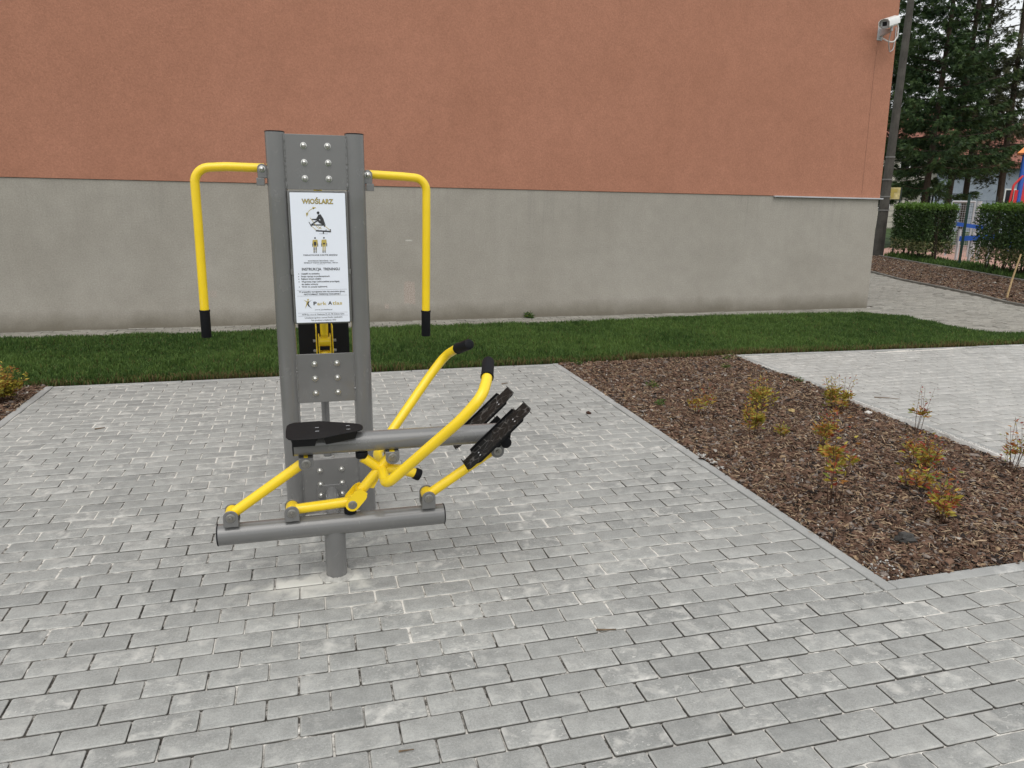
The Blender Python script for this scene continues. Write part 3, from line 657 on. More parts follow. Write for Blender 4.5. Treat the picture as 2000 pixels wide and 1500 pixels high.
strip(picg, [(350, 335), (432, 440)], .0020); strip(picg, [(365, 420), (425, 470)], .0022); strip(picg, [(432, 422), (470, 450)], .002); strip(picg, [(470, 425), (435, 455)], .002); strip(picg, [(505, 420), (565, 468)], .0022)
arc = [(316, 300), (328, 278), (345, 260), (365, 247), (392, 238)]; strip(picg, arc, .0022); blob(picg, [(374, 226), (416, 231), (380, 250)]); blob(picg, [(306, 282), (332, 292), (314, 326)])
for cx in (405, 500):
    disc(pic, (cx - 3, 543), 9); y = picg if cx > 450 else pic
    blob(picg, [(cx-26, 562), (cx+22, 560), (cx+16, 632), (cx-18, 634)], .0007); strip(picg, [(cx-24, 566), (cx-27, 625)], .0034); strip(picg, [(cx+20, 566), (cx+26, 625)], .0034)
    for sx in (-11, 10): strip(picg, [(cx+sx, 630), (cx+sx-1, 690)], .0044)
    for sx in (-27, 27): strip(pic, [(cx+sx, 600), (cx+sx, 632)], .003)
    for sx in (-11, 10): strip(pic, [(cx+sx, 672), (cx+sx, 698)], .0034)
    if cx < 450: blob(pic, [(cx-14, 582), (cx+10, 582), (cx+12, 612), (cx-2, 628), (cx-14, 612)]); strip(pic, [(cx-12, 640), (cx-12, 668)], .004); strip(pic, [(cx+9, 640), (cx+9, 668)], .004)
    else: blob(pic, [(cx-2, 588), (cx+14, 610), (cx-18, 610)])
blob(picg, [(284, 1187), (318, 1205), (340, 1200), (334, 1222), (318, 1250), (300, 1284), (312, 1236), (316, 1216)]); disc(picg, (331, 1188), 9)
blob(pic, [(376, 1190), (344, 1210), (336, 1232), (350, 1258), (374, 1284), (334, 1256), (322, 1232), (330, 1212)], .0013)
pic.build('pictogram', M['print'], sign, False); picg.build('gold_pictogram', M['gold'], sign, False)
# side brackets and hanging arms of the press on the back of the column
for s, bx, bz in ((-1, -2.4785, 1.707), (1, -2.0035, 1.690)):
    mb = MB(); w = .042; z0 = bz - .040
    out = [(bx + w/2, z0)] + [(bx + w/2*math.cos(a), bz + .002 + w/2*math.sin(a)) for a in np.linspace(0, math.pi, 9)] + [(bx - w/2, z0)]
    extrude(mb, [(x, 1.372, z) for x, z in out], (0, .007, 0)); box(mb, (bx - w/2 - (.006 if s < 0 else -.012), 1.364, z0 - .034), (bx + w/2 + (.006 if s > 0 else -.012), 1.455, z0))
    extrude(mb, [(x, 1.44, z) for x, z in out], (0, .007, 0)); ab = mb.build('arm_bracket', M['grey'], gm, True, 30, .002); bolt(ab, (bx, 1.372, bz), DOME)
AL = [(-2.470, 1.712), (-2.639, 1.714), (-2.774, 1.705), (-2.775, 1.475), (-2.7795, 1.059)]
AR = [(-2.000, 1.694), (-1.837, 1.687), (-1.718, 1.678), (-1.721, 1.45), (-1.729, 1.030)]
for A, e in ((AL, (-2.7805, .929)), (AR, (-1.7305, .900))):
    mb = MB(); tube(mb, fillet([(x, 1.42, z) for x, z in A], [0, .3, .125, .5, 0], 10), .0203, 24); arm = mb.build('press_arm', M['yellow'], gm)
    x, z = A[-1]; mb = MB(); d = np.array([e[0]-x, 0, e[1]-z]); d /= np.linalg.norm(d); a = np.array([x, 1.42, z]); b = np.array([e[0], 1.42, e[1]])
    tube(mb, [a - d*.002, a, a + d*.006, a + d*.008, b - d*.004, b], [.0235, .0245, .0245, .0228, .0228, .020], 24); mb.build('grip', M['rubber'], arm)
# rear seat, back board and linkage seen through the column
mb = MB(); extrude(mb, [(-2.229 + a, 1.93 + (b * .08), .86 + b) for a, b in roundrect(.275, .62, .03)], (0, .02, 0)); mb.build('back_board', M['blackpaint'], gm, True, 30, .003)
mb = MB(); extrude(mb, [(-2.232 + a, 2.16 + b, .500) for a, b in roundrect(.28, .28, .04)], (0, 0, .018)); mb.build('rear_seat', M['blackpaint'], gm, True, 30, .004)
mb = MB(); rod(mb, (-2.235, 2.26, -.06), (-2.235, 2.26, .5), .0245, 24); mb.build('seat_post', M['grey'], gm)
mb = MB(); tube(mb, fillet([(-2.232, 2.24, .485), (-2.232, 1.99, .485), (-2.232, 1.955, .56), (-2.232, 1.985, .95)], .05), .019, 16); mb.build('seat_frame', M['grey'], gm)
mb = MB(); tube(mb, fillet([(-2.232, 1.36, 1.70), (-2.232, 1.60, 1.66), (-2.232, 1.62, 1.25), (-2.232, 1.64, .885)], .08), .0203, 20); rod(mb, (-2.262, 1.645, .848), (-2.202, 1.645, .848), .026, 20); box(mb, (-2.252, 1.632, .848), (-2.212, 1.66, .89)); mb.build('linkage_rod', M['yellow'], gm, True, 35)
mb = MB()
for x in (-2.276, -2.194): extrude(mb, [(x, 1.69 + a, .83 + b) for a, b in roundrect(.12, .20, .02)], (.006, 0, 0))
for x in (-2.264, -2.206): extrude(mb, [(x, 1.65 + a, .828 + b) for a, b in roundrect(.06, .12, .02)], (.006, 0, 0))
box(mb, (-2.262, 1.628, .785), (-2.202, 1.672, .795)); tube(mb, [(-2.232, 1.64, .79), (-2.232, 1.60, .70), (-2.232, 1.66, .6)], .0203, 20); clev = mb.build('linkage_clevis', M['yellow'], gm, True, 35, .0015)
for z in (.853, .80):
    for x in (-2.283, -2.181):
        mb = MB(); rod(mb, (x - .008, 1.645, z), (x + .008, 1.645, z), .008, 6); mb.build('bolt', M['steel'], clev, True, 30)
# pipe from the column to the rower's post, with its flange
mb = MB(); extrude(mb, [(-2.234 + a, 1.345, .095 + b) for a, b in roundrect(.155, .13, .022)], (0, .007, 0)); fl = mb.build('flange', M['grey'], gm, True, 30, .0015)
for x in (-2.290, -2.186): bolt(fl, (x, 1.345, .108), DOME)
mb = MB(); rod(mb, (-2.237, 1.346, .118), (-2.245, .69, .118), .032, 28); mb.build('connecting_pipe', M['grey'], gm)
mb = MB(); rod(mb, (-2.245, .683, -.06), (-2.245, .683, .235), R_, 40)
for k in range(40):
    a = 6.283 * k / 40
pass
tube(mb, [(-2.245 + (R_+.0006)*math.cos(a), .683 + (R_+.0006)*math.sin(a), .243 - math.sqrt(max(0, R_**2 - ((R_+.0006)*math.sin(a))**2 * .98)) - .0015 + rng.normal(0, .0006)) for a in np.linspace(0, 6.283, 60)], .0026, 6, False); mb.build('ground_post', M['grey'], gm)
BZ = .243
mb = MB(); th = np.linspace(0, 2*math.pi, 48, endpoint=False); rr = .060 + .016 * vnoise(th*2, th*0, .7, 5); V_ = []
for r_, z_ in ((np.full(48, R_ - .002), .012), (np.full(48, R_ + .004), .0105), (rr*.86, .007), (rr, .001), (rr, -.02)):
    V_ += [(-2.245 + a*math.cos(t_), .683 + a*math.sin(t_), z_ + (rng.normal(0, .0012) if z_ > .005 else 0)) for a, t_ in zip(r_, th)]
mb.add(V_, [(i*48+k, (i+1)*48+k, (i+1)*48+(k+1) % 48, i*48+(k+1) % 48) for i in range(4) for k in range(48)]); tag(mb.build('mortar_collar', M['mortar2'], None), None, None, None, 'structure')
mb = MB(); tube(mb, [(-2.706, Y0, BZ), (-1.780, Y0, BZ)], R_, 44); bb = mb.build('base_beam', M['grey'], gm)
for x, s in ((-2.706, -1), (-1.780, 1)):
    mb = MB(); tube(mb, [(x, Y0, BZ), (x + s*.004, Y0, BZ), (x + s*.006, Y0, BZ)], [R_ + .0008, R_ + .0008, R_ - .004], 40); mb.build('end_cap', M['rubber'], bb)
# seat beam
SZ = .603; SXL, SXR = -2.392, -1.492
mb = MB(); tube(mb, [(SXL, Y0, SZ), (SXR, Y0, SZ - .004)], R_ - .002, 44); sb = mb.build('seat_beam', M['grey'], gm)
for x, s in ((SXL, -1), (SXR, 1)):
    mb = MB(); tube(mb, [(x, Y0, SZ), (x + s*.004, Y0, SZ), (x + s*.006, Y0, SZ)], [R_ - .0014, R_ - .0014, R_ - .006], 40); mb.build('end_cap', M['rubber'], sb)
# pivot brackets: a U of two cheeks and a base strip, a bolt on the near cheek
def ubracket(x, z, base, name='pivot_bracket'):
    s = 1 if z > base else -1; w = .029; mb = MB()
    for y in (.633, .712):
        out = [(x - w, base)] + [(x - w*math.cos(a), z + s*(.004 + w*.92*math.sin(a))) for a in np.linspace(0, math.pi, 11)] + [(x + w, base)]
        extrude(mb, [(a, y, b) for a, b in out], (0, .006, 0))
    box(mb, (x - w, .639, min(base, base + s*.006)), (x + w, .712, max(base, base + s*.006)))
    o = mb.build(name, M['grey'], gm, True, 30, .0018); bolt(o, (x, .633, z), SCREW); return o
for x, z in ((-2.651, .3285), (-2.414, .325), (-1.848, .337)): ubracket(x, z, .2895)
for x, z in ((-2.347, .535), (-1.998, .536), (-1.545, .528)): ubracket(x, z, SZ - R_ + .0005)
def pivot(mb, x, z, r=.0255): rod(mb, (x, .6405, z), (x, .7105, z), r, 28)
def rocker(a, b, r=.0212):
    mb = MB(); pivot(mb, *a); pivot(mb, *b); rod(mb, (a[0], Y0, a[1]), (b[0], Y0, b[1]), r, 28); return mb.build('rocker_arm', M['yellow'], gm, True, 40)
rocker((-2.651, .3285), (-2.347, .535)); rocker((-1.848, .337), (-1.545, .528))
mb = MB(); pivot(mb, -2.414, .325); pivot(mb, -2.169, .339, .024); rod(mb, (-2.414, Y0, .325), (-2.169, Y0, .339), .0212, 28); mb.build('link_arm', M['yellow'], gm, True, 40)
# rowing lever: strut with fork, cross tube, two handles, two stop stubs
mb = MB(); yk = np.array([-2.169, 0, .339]); top_ = np.array([-1.998, 0, .536]); dv = (top_ - yk) / np.linalg.norm(top_ - yk); nv = np.array([-dv[2], 0, dv[0]])
for y in (.634, .7105):
    out = [yk - dv*.0 + (-math.cos(a))*nv*.029 - dv*.029*math.sin(a) for a in np.linspace(0, math.pi, 11)]
    out += [yk + dv*.052 + nv*.029, yk + dv*.075 + nv*.018, yk + dv*.075 - nv*.018, yk + dv*.052 - nv*.029]
    extrude(mb, [(p[0], y, p[2]) for p in out], (0, .0055, 0))
P_ = [yk + dv*.056 - nv*.027, yk + dv*.056 + nv*.027, yk + dv*.062 + nv*.027, yk + dv*.062 - nv*.027]; extrude(mb, [(p[0], .6345, p[2]) for p in P_], (0, .081, 0))
q0 = yk + dv*.058; rod(mb, (q0[0], Y0, q0[2]), (top_[0], Y0, top_[2]), .0212, 28); pivot(mb, top_[0], top_[2])
g0 = yk + dv*.10 - nv*.036; extrude(mb, [((yk+dv*.075)[0], .672, (yk+dv*.075)[2]), (g0[0], .672, g0[2]), ((yk+dv*.17 - nv*.02)[0], .672, (yk+dv*.17-nv*.02)[2])], (0, .006, 0))
YH = .70
for s in (-1, 1):
    path = [(-2.040, YH - s*.03, .474), (-2.040, YH + s*.200, .470), (-1.766, YH + s*.372, .776), (-1.690, YH + s*.385, .866), (-1.655, YH + s*.312, .908), (-1.640, YH + s*.262, .927)]
    tube(mb, fillet(path, [0, .062, .5, .09, .12, 0], 10), .0212, 28)
tube(mb, fillet([(-2.122, Y0, .532), (-2.106, Y0, .524), (-2.040, Y0, .470)], .03), .0212, 24)
tube(mb, fillet([(-2.045, Y0, .474), (-1.965, .685, .462), (-1.900, .69, .437)], .06), .0212, 24)
lev = mb.build('rowing_lever', M['yellow'], gm, True, 40); bolt(lev, (-2.169, .634, .339), SCREW)
for s in (-1, 1):
    a = np.array([-1.648, YH + s*.290, .916]); e = np.array([-1.616, YH + s*.178, .957]); d = (e - a) / np.linalg.norm(e - a); mb = MB()
    tube(mb, [a - d*.004, a - d*.002, a + d*.006, a + d*.008, e - d*.014, e - d*.005, e - d*.001, e], [.0215, .0262, .0265, .0248, .0245, .0225, .016, .008], 28); mb.build('grip', M['rubber'], lev)
for a, b in (((-2.122, Y0, .531), (-2.122, Y0, .5595)), ((-1.902, .69, .438), (-1.876, .691, .424)), ((-2.178, Y0, .287), (-2.178, Y0, .318))):
    mb = MB(); capped(mb, a, b, .0255, .004); mb.build('rubber_stop', M['rubber'], lev if a[0] > -2.15 else gm)
mb = MB(); capped(mb, (-1.527, .556, .588), (-1.527, .80, .588), .0235, .004); mb.build('rubber_stop', M['rubber'], gm)
# seat
ys = .667; half = [(-2.420, 0), (-2.418, .075), (-2.408, .102), (-2.388, .118), (-2.285, .120), (-2.145, .056), (-2.122, .038), (-2.114, .018), (-2.113, 0)]
outl = [(x, ys + h) for x, h in half] + [(x, ys - h) for x, h in half[-2:0:-1]]
mb = MB(); extrude(mb, [(x, y, .6635) for x, y in outl], (0, 0, .005)); seat = mb.build('seat', M['blackpaint'], gm, True, 30, .0015)
for s in (-1, 1):
    mb = MB()
    for a, b in (((-2.398, .1155), (-2.300, .1175)), ((-2.272, .1125), (-2.140, .0535))):
        A = np.array([a[0], ys + s*a[1]]); B = np.array([b[0], ys + s*b[1]]); d = (B - A) / np.linalg.norm(B - A); n = np.array([-d[1], d[0]]) * -s * .005
        n = n if (n[1] * s) < 0 else -n
        extrude(mb, [(A[0], A[1], .6645), (B[0], B[1], .6645), (B[0] - d[0]*.008, B[1] - d[1]*.008, .637), (A[0] + d[0]*.008, A[1] + d[1]*.008, .637)], (n[0], n[1], 0))
    mb.build('side_flange', M['blackpaint'], seat, True, 30, .001)
mb = MB()
for x, y in ((-2.297, .692), (-2.297, .642), (-2.173, .692), (-2.173, .642)): extrude(mb, [(x + a, y + b, .6687) for a, b in roundrect(.016, .004, .0018, 3)], (0, 0, .0004))
mb.build('slot', M['galv'], seat, False)
mb = MB(); box(mb, (-2.36, Y0 - .03, .640), (-2.15, Y0 + .03, .6632)); mb.build('seat_mount', M['grey'], seat, True, 30, .002)
# foot plates
ud = np.array([.733, 0, .680]); nd = np.array([-.680, 0, .733])
for y0 in (.490, .760):
    o0 = np.array([-1.700, y0, .503]); W = .134; L = .356
    def q(a, w, h): return o0 + ud*a + np.array([0, w, 0]) + nd*h
    mb = MB()
    extrude(mb, [q(.012, .004, 0), q(.03, 0, 0), q(L - .03, 0, 0), q(L - .010, .003, 0), q(L - .001, .012, 0), q(L, .028, 0), q(L, W*.88, 0), q(.308, W*.88, 0), q(.308, W, 0), q(.048, W, 0), q(.048, W*.88, 0), q(0, W*.88, 0), q(0, .02, 0), q(.004, .008, 0)], nd * .004)
    fp = mb.build('foot_plate', M['chequer'], gm, True, 30, .001)
    mb = MB(); extrude(mb, [q(.060, -.0005, -.007), q(.300, -.0005, -.007), q(.312, -.0005, .003), q(.038, -.0005, .003)], (0, -.003, 0)); mb.build('plate_rim', M['blackpaint'], fp, True, 30, .001)
    mb = MB(); extrude(mb, [q(.048, W + .001, 0), q(.308, W + .001, 0), q(.303, W + .001, .013), q(.053, W + .001, .013)], (0, .004, 0)); mb.build('plate_rim', M['blackpaint'], fp, True, 30, .001)
    mb = MB(); extrude(mb, [q(L + .0005, .020, -.003), q(L + .0005, W*.95, -.003), q(L + .0005, W*.95, .009), q(L + .0005, .020, .006)], ud * .003); mb.build('plate_rim', M['blackpaint'], fp, True, 30, .001)
    mb = MB(); extrude(mb, [q(-.0005, .012, -.003), q(-.0005, W*.95, -.003), q(-.0005, W*.95, .014), q(-.0005, .012, .006)], -ud * .003); mb.build('plate_rim', M['blackpaint'], fp, True, 30, .001)
    mb = MB()
    for a in (.075, .275):
        for w in (.032, .062): c0 = q(a, w, .0042); extrude(mb, [c0 + ud*x*.004 + np.array([0, 1, 0])*y*.004 for x, y in [(math.cos(t), math.sin(t)) for t in np.linspace(0, 6.283, 9)[:-1]]], nd*.001)
    mb.build('rivet', M['galv'], fp, False)
mb = MB(); bc = np.array([-1.545, 0, .600]); 
for y in (.575, .745): 
    extrude(mb, [o + np.array([0, y, 0]) for o in (np.array([-1.590, 0, .590]), np.array([-1.520, 0, .655]), np.array([-1.505, 0, .640]), np.array([-1.508, 0, .590]), np.array([-1.526, 0, .572]))], (0, .006, 0))
rod(mb, (-1.575, .50, .601), (-1.575, .84, .601), .010, 20); mb.build('foot_plate_carrier', M['blackpaint'], gm, True, 30, .001)

# ------------------------------------------------------------------ young shrubs in the mulch
def leaf_cloud(pts, dirs, size, cols, fold=.25):
    """diamond leaves folded along the midrib"""
    N = len(pts); L = size[:, None]; d = dirs / (np.linalg.norm(dirs, axis=1)[:, None] + 1e-9)
    r = rng.normal(size=(N, 3)); s = np.cross(d, r); s /= np.linalg.norm(s, axis=1)[:, None] + 1e-9; n = np.cross(s, d)
    w = L * rng.uniform(.30, .42, (N, 1))
    V = np.stack([pts, pts + d*L*.45 + s*w*.5 + n*w*fold, pts + d*L, pts + d*L*.45 - s*w*.5 + n*w*fold], 1).reshape(-1, 3)
    b = np.arange(N)[:, None] * 4; Fv = np.concatenate([b + [0, 1, 2], b + [0, 2, 3]])
    return V, Fv, np.repeat(np.concatenate([cols, np.ones((N, 1))], 1), 4, 0)
def shrub(name, label, x, y, h, spread, stems, per, pal, cat='shrub', size=.026, group='young shrubs in the mulch beds', bare=.15):
    t = thing(name, label, cat, (x, y, 0), group); sm = MB(); P, D, C, S = [], [], [], []; h *= 1.15; spread *= 1.05; bare *= .6
    for _ in range(stems):
        az = rng.uniform(0, 6.283); r0 = rng.uniform(0, spread*.35); b = np.array([x + r0*math.cos(az), y + r0*math.sin(az), -.02]); hh = h * rng.uniform(.72, 1.0); ln = rng.uniform(.2, 1) * spread
        tip = np.array([x + math.cos(az)*(r0 + ln*.6), y + math.sin(az)*(r0 + ln*.6), hh]); mid = (b + tip) / 2 + rng.normal(0, .012, 3)
        pts = fillet([b, mid, tip], .3, 5); tube(sm, pts, np.linspace(.0020, .0009, len(pts)), 5); pts = np.array(pts)
        n = int(per * 3.2 * rng.uniform(.7, 1.3) * (hh / h))
        for k in range(n):
            f = bare + (1 - bare) * ((k + rng.random()) / n); p = np.array([np.interp(f, np.linspace(0, 1, len(pts)), pts[:, i]) for i in range(3)])
            a = rng.uniform(0, 6.283); d = np.array([math.cos(a), math.sin(a), rng.uniform(-.1, .9)])
            p = p + d * np.array([1, 1, .5]) * rng.uniform(0, .025)
            P.append(p); D.append(d); S.append(size * 1.45 * rng.uniform(.6, 1.25) * (1.1 - .45*f)); tipf = f > .8
            w = np.array(pal['p']) + (np.array(pal['tip']) - np.array(pal['p'])) * tipf; c = np.array(pal['c'][rng.choice(len(w), p=w / w.sum())]); C.append(c * rng.uniform(.7, 1.25))
    sm.build('stem', M['stem'], t, True, 180); V, Fv, Cc = leaf_cloud(np.array(P), np.array(D), np.array(S), np.array(C)); fast_mesh('foliage', V, Fv, M['leaf'], t, Cc)
    return t
YG, GN, OR, RD, DG = (.38, .31, .045), (.20, .23, .035), (.36, .16, .035), (.29, .055, .03), (.05, .11, .02)
mixp = dict(c=[YG, GN, OR, RD], p=[.45, .15, .27, .13], tip=[.2, .05, .4, .35]); yel = dict(c=[YG, GN, OR, RD], p=[.6, .17, .2, .03], tip=[.5, .12, .28, .1])
org = dict(c=[YG, GN, OR, RD], p=[.4, .1, .4, .1], tip=[.25, .1, .4, .25]); redp = dict(c=[YG, GN, OR, RD], p=[.3, .18, .27, .25], tip=[.1, .12, .38, .4])
shrub('young_shrub', 'tall leggy young shrub with red and yellow leaves nearest the paving kerb', .37, .80, .58, .12, 6, 16, mixp, size=.032, bare=.12)
shrub('young_shrub', 'orange tinted young shrub close behind the tall leggy red and yellow shrub', .90, 1.62, .33, .16, 8, 18, org)
shrub('young_shrub', 'small bright yellow shrub between the pinecone and the paving kerb', .66, 2.03, .26, .10, 7, 18, yel)
shrub('young_shrub', 'sparse orange shrub beside the long curved twig', .53, 2.60, .23, .17, 7, 11, org)
shrub('young_shrub', 'rounded yellow green shrub just left of the tan pinecone', 1.12, 2.62, .25, .15, 11, 20, yel)
shrub('young_shrub', 'bushy golden shrub growing against the pale paving kerb', 1.69, 2.45, .25, .16, 13, 20, yel)
shrub('young_shrub', 'shrub with two long bare reddish shoots standing above the pale kerb', 1.80, 1.78, .34, .10, 4, 13, redp, bare=.4)
shrub('young_shrub', 'golden shrub with pale leaves below the reddish shoots', 1.30, 1.20, .21, .16, 10, 16, mixp)
shrub('young_shrub', 'low ragged shrub with dark red leaf tips beside the golden shrub', 1.02, .93, .17, .13, 6, 12, redp, size=.03)
shrub('young_shrub', 'reddish green shrub nearest the front kerb of the mulch bed', .80, .52, .25, .13, 6, 15, mixp, size=.03)
shrub('young_shrub', 'sparse shrub of thin red stems at the right edge of the bed', 1.80, 1.00, .29, .15, 7, 10, redp, bare=.35)
shrub('young_shrub', 'dense yellow green shrub in the left mulch bed by the lawn', -4.66, 4.05, .25, .24, 30, 24, yel, size=.032)
shrub('young_shrub', 'small orange sprig between the curved twig and the yellow shrub', .86, 2.42, .13, .08, 4, 9, org)
shrub('young_shrub', 'tiny yellow sprig on the open mulch right of the small bright yellow shrub', .86, 1.98, .09, .05, 3, 10, yel)
weed = dict(c=[DG, (.09, .17, .03), GN], p=[.5, .4, .1], tip=[.3, .5, .2])
for x, y, h, lb in ((1.86, 4.33, .09, 'largest green weed tuft at the far corner of the mulch bed'), (1.62, 4.02, .06, 'green weed tuft next in front of the largest weed'), (1.97, 3.35, .06, 'green weed growing against the pale kerb'), (.58, 3.47, .06, 'little green weed by itself in the far part of the bed'), (.36, 2.88, .05, 'mossy green tuft close to the paving kerb'), (.24, 4.43, .05, 'small green weed where the paving kerb meets the lawn')):
    shrub('weed', lb, x, y, h*.8, h, 6, 8, weed, 'weed', .016, 'green weeds in the mulch', .1)
shrub('weed', 'green weed growing in the crack at the foot of the grey plinth', .62, 7.35, .07, .08, 6, 6, weed, 'weed', .04, None, .1)

# ------------------------------------------------------------------ litter on the ground
def twig(label, pts, r=.003, mat='twig'):
    mb = MB(); tube(mb, fillet(pts, .1, 4), np.linspace(r, r*.5, len(fillet(pts, .1, 4))), 6); return tag(mb.build('twig', M[mat], None), label, 'twig', 'twigs on the ground')
twig('long curved twig lying across the mulch bed', [(.83, 3.03, .02), (1.05, 3.03, .035), (1.25, 3.19, .04), (1.50, 3.24, .02)], .005)
twig('thin dark twig on the pale paving beside the golden shrub', [(2.26, 2.72, .006), (2.36, 2.66, .009), (2.43, 2.62, .006)], .004)
twig('short dark twig on the paving in front of the mulch corner', [(-1.31, .01, .004), (-1.27, -.005, .007), (-1.235, -.004, .004)], .004)
twig('tiny twig on the paving at the bottom of the scene', [(-2.115, -.45, .004), (-2.07, -.455, .006)], .0028)
twig('little dark twig on the paving left of the machine near the lawn', [(-3.77, 3.16, .005), (-3.71, 3.18, .006)], .005)
twig('little dark twig between the foot plates and the lawn', [(-.70, 3.82, .005), (-.64, 3.84, .006)], .005)
def crumple(name, label, x, y, s, col, cat):
    bm = bmesh.new(); bmesh.ops.create_icosphere(bm, subdivisions=2, radius=s)
    for v in bm.verts: v.co *= rng.uniform(.55, 1.15); v.co.z *= .55; v.co += Vector((x, y, s*.35))
    me = bpy.data.meshes.new(name); bm.to_mesh(me); bm.free()
    o = finish(me, name, M['chip'], None, False, colours=np.tile([*col, 1], (len(me.vertices), 1))); return tag(o, label, cat)
crumple('dead_leaf', 'crumpled brown leaf on the paving near the mulch kerb', -.28, 2.79, .022, (.06, .03, .02), 'leaf')
crumple('pinecone', 'pale tan pinecone lying in the mulch bed', 1.30, 2.50, .03, (.40, .30, .14), 'pinecone')
crumple('stone', 'dark grey stone half sunk in the mulch near the corner kerb', .44, .38, .05, (.06, .058, .055), 'stone')
crumple('stone', 'white stone by the bushy golden shrub', 1.86, 2.32, .03, (.62, .60, .56), 'stone')

# ------------------------------------------------------------------ utility pole, stake, hedge
pl_ = thing('utility_pole', 'weathered concrete pole standing behind the corner of the building', 'pole', (14.76, 17.26, 0))
mb = MB(); tube(mb, [(14.76, 17.26, -.1), (14.76, 17.26, 2.2), (14.76, 17.26, 9)], [.165, .128, .082], 10); mb.build('shaft', M['pole'], pl_, True, 20)
for z, r in ((1.35, .150), (1.75, .142), (2.25, .132), (2.9, .126)):
    mb = MB(); tube(mb, [(14.76, 17.26, z), (14.76, 17.26, z + .04)], r + .008, 16); mb.build('collar', M['collar'], pl_)
mb = MB(); tube(mb, [(9.55, 8.03, -.05), (9.60, 8.03, .3), (9.70, 8.03, .76)], [.017, .015, .013], 8); tag(mb.build('wooden_stake', M['wood'], None), 'thin leaning wooden stake in the mulch in front of the right hedge', 'stake')
kd = np.array([-.287, -.957]); kn = np.array([.957, -.287])
verge = [(14.70, 16.95), (13.90, 14.50), (13.40, 12.66), (12.88, 11.04), (12.47, 9.6), (12.07, 8.0), (13.0, 7.6), (13.5, 9.5), (13.95, 11.3), (14.5, 13.2), (15.6, 16.7)]
sheet('verge', verge, -.014, M['lawnsoil'])
blades('grass', verge, 900, .08, .20, 'rough grass verge growing under the two hedges', False, .012)
def hedge(label, a, b, off, thick, h, nleaf):
    a = np.array(a) + kn*off; b = np.array(b) + kn*off; L = np.linalg.norm(b - a); d = (b - a) / L; c0 = (a + b) / 2
    t = thing('hedge', label, 'hedge', (c0[0], c0[1], 0), 'clipped hedges along the footpath')
    N = nleaf; s = rng.uniform(0, L, N); u = rng.random(N); z = h * rng.uniform(.10, 1, N)**.8; w = np.where(rng.random(N) < .75, np.sign(rng.normal(size=N)) * rng.uniform(.72, 1.04, N), rng.uniform(-1, 1, N))
    topm = rng.random(N) < .22; z[topm] = h * (1 + rng.normal(0, .025, topm.sum())); w[topm] = rng.uniform(-1, 1, topm.sum())
    bul = 1 + .16 * (vnoise(s, z, .35, 21) - .5); low = z < h*.30; keep = ~(low & (vnoise(s, z*1.6, .22, 33) > .60 + .25 * z / h))
    endr = np.minimum(s, L - s) > .10 * vnoise(z, s, .3, 4); keep &= endr
    P = np.stack([a[0] + d[0]*s + kn[0]*w*thick/2*bul, a[1] + d[1]*s + kn[1]*w*thick/2*bul, z], 1)[keep]; z = z[keep]; n = len(P)
    D = rng.normal(size=(n, 3)) + np.stack([-kn[0]*np.ones(n)*.5, -kn[1]*np.ones(n)*.5, .5*np.ones(n)], 1)
    g = rng.random(n)[:, None]; C = (1-g)*np.array([.020, .046, .014]) + g*np.array([.066, .118, .032])
    new = (z > h*.955) | (rng.random(n) < .02); C = np.where(new[:, None], np.array([.10, .19, .028]) * rng.uniform(.6, 1.15, (n, 1)), C)
    lowc = z < h*.38; C = np.where((lowc & (rng.random(n) < .62))[:, None], np.array([.28, .29, .13]) * rng.uniform(.6, 1.1, (n, 1)), C)
    V, Fv, Cc = leaf_cloud(P, D, rng.uniform(.055, .105, n), C); fast_mesh('foliage', V, Fv, M['leaf'], t, Cc)
    mb = MB(); k = int(L / .28)
    for i in range(k):
        p = a + d * (i + .5 + rng.uniform(-.3, .3)) * L / k
        for _ in range(3):
            q = p + d * rng.normal(0, .14); tube(mb, [(p[0], p[1], -.05), ((p[0]+q[0])/2 + rng.normal(0, .03), (p[1]+q[1])/2, .35), (q[0] + kn[0]*rng.normal(0, .15), q[1], h*.9)], [.018, .013, .006], 5)
    mb.build('branches', M['bark'], t); return t
hedge('clipped green hedge between the concrete pole and the green post', (14.63, 16.93), (13.89, 14.70), .55, .75, 1.49, 20000)
hedge('clipped green hedge right of the green post at the edge of the scene', (13.30, 12.72), (12.1, 8.4), .55, .8, 1.52, 28000)
mb = MB(); tube(mb, [(14.2, 13.65, -.05), (14.2, 13.65, 1.81)], .045, 4); tube(mb, [(14.2, 13.65, 1.80), (14.2, 13.65, 1.83)], .052, 4); tag(mb.build('fence_post', M['greenpaint'], None, False), 'dark green square post in the gap between the two hedges', 'post')

# ------------------------------------------------------------------ beyond the hedge
sheet('playground_surface', [(13.6, 8), (15.2, 18.4), (22, 24), (31, 12), (20, 3)], -.03, M['redcourt'])
def beam(label, a, b, w=.10, h=.13):
    a = np.array(a); b = np.array(b); d = b - a; n = np.array([-d[1], d[0], 0]); n = n / np.linalg.norm(n) * w/2
    mb = MB(); extrude(mb, [a - n, b - n, b + n, a + n], (0, 0, h)); o = mb.build('balance_beam', M['bluepaint'], None, False)
    return mb, tag(o, label, 'balance beam', 'blue balance beams on the playground')
bt = thing('balance_beam', 'upper blue beam seen through the gap between the hedges', 'balance beam', (16.4, 15.6, 0), 'blue balance beams on the playground')
mb = MB(); extrude(mb, [(16.25, 15.95, .96), (16.75, 15.38, .86), (16.8, 15.43, .86), (16.3, 16.0, .96)], (0, 0, .11)); mb.build('beam', M['bluepaint'], bt, False)
for x, y in ((16.35, 15.88), (16.70, 15.48)): mb = MB(); box(mb, (x - .03, y - .03, -.05), (x + .03, y + .03, .86)); mb.build('leg', M['galv'], bt, False)
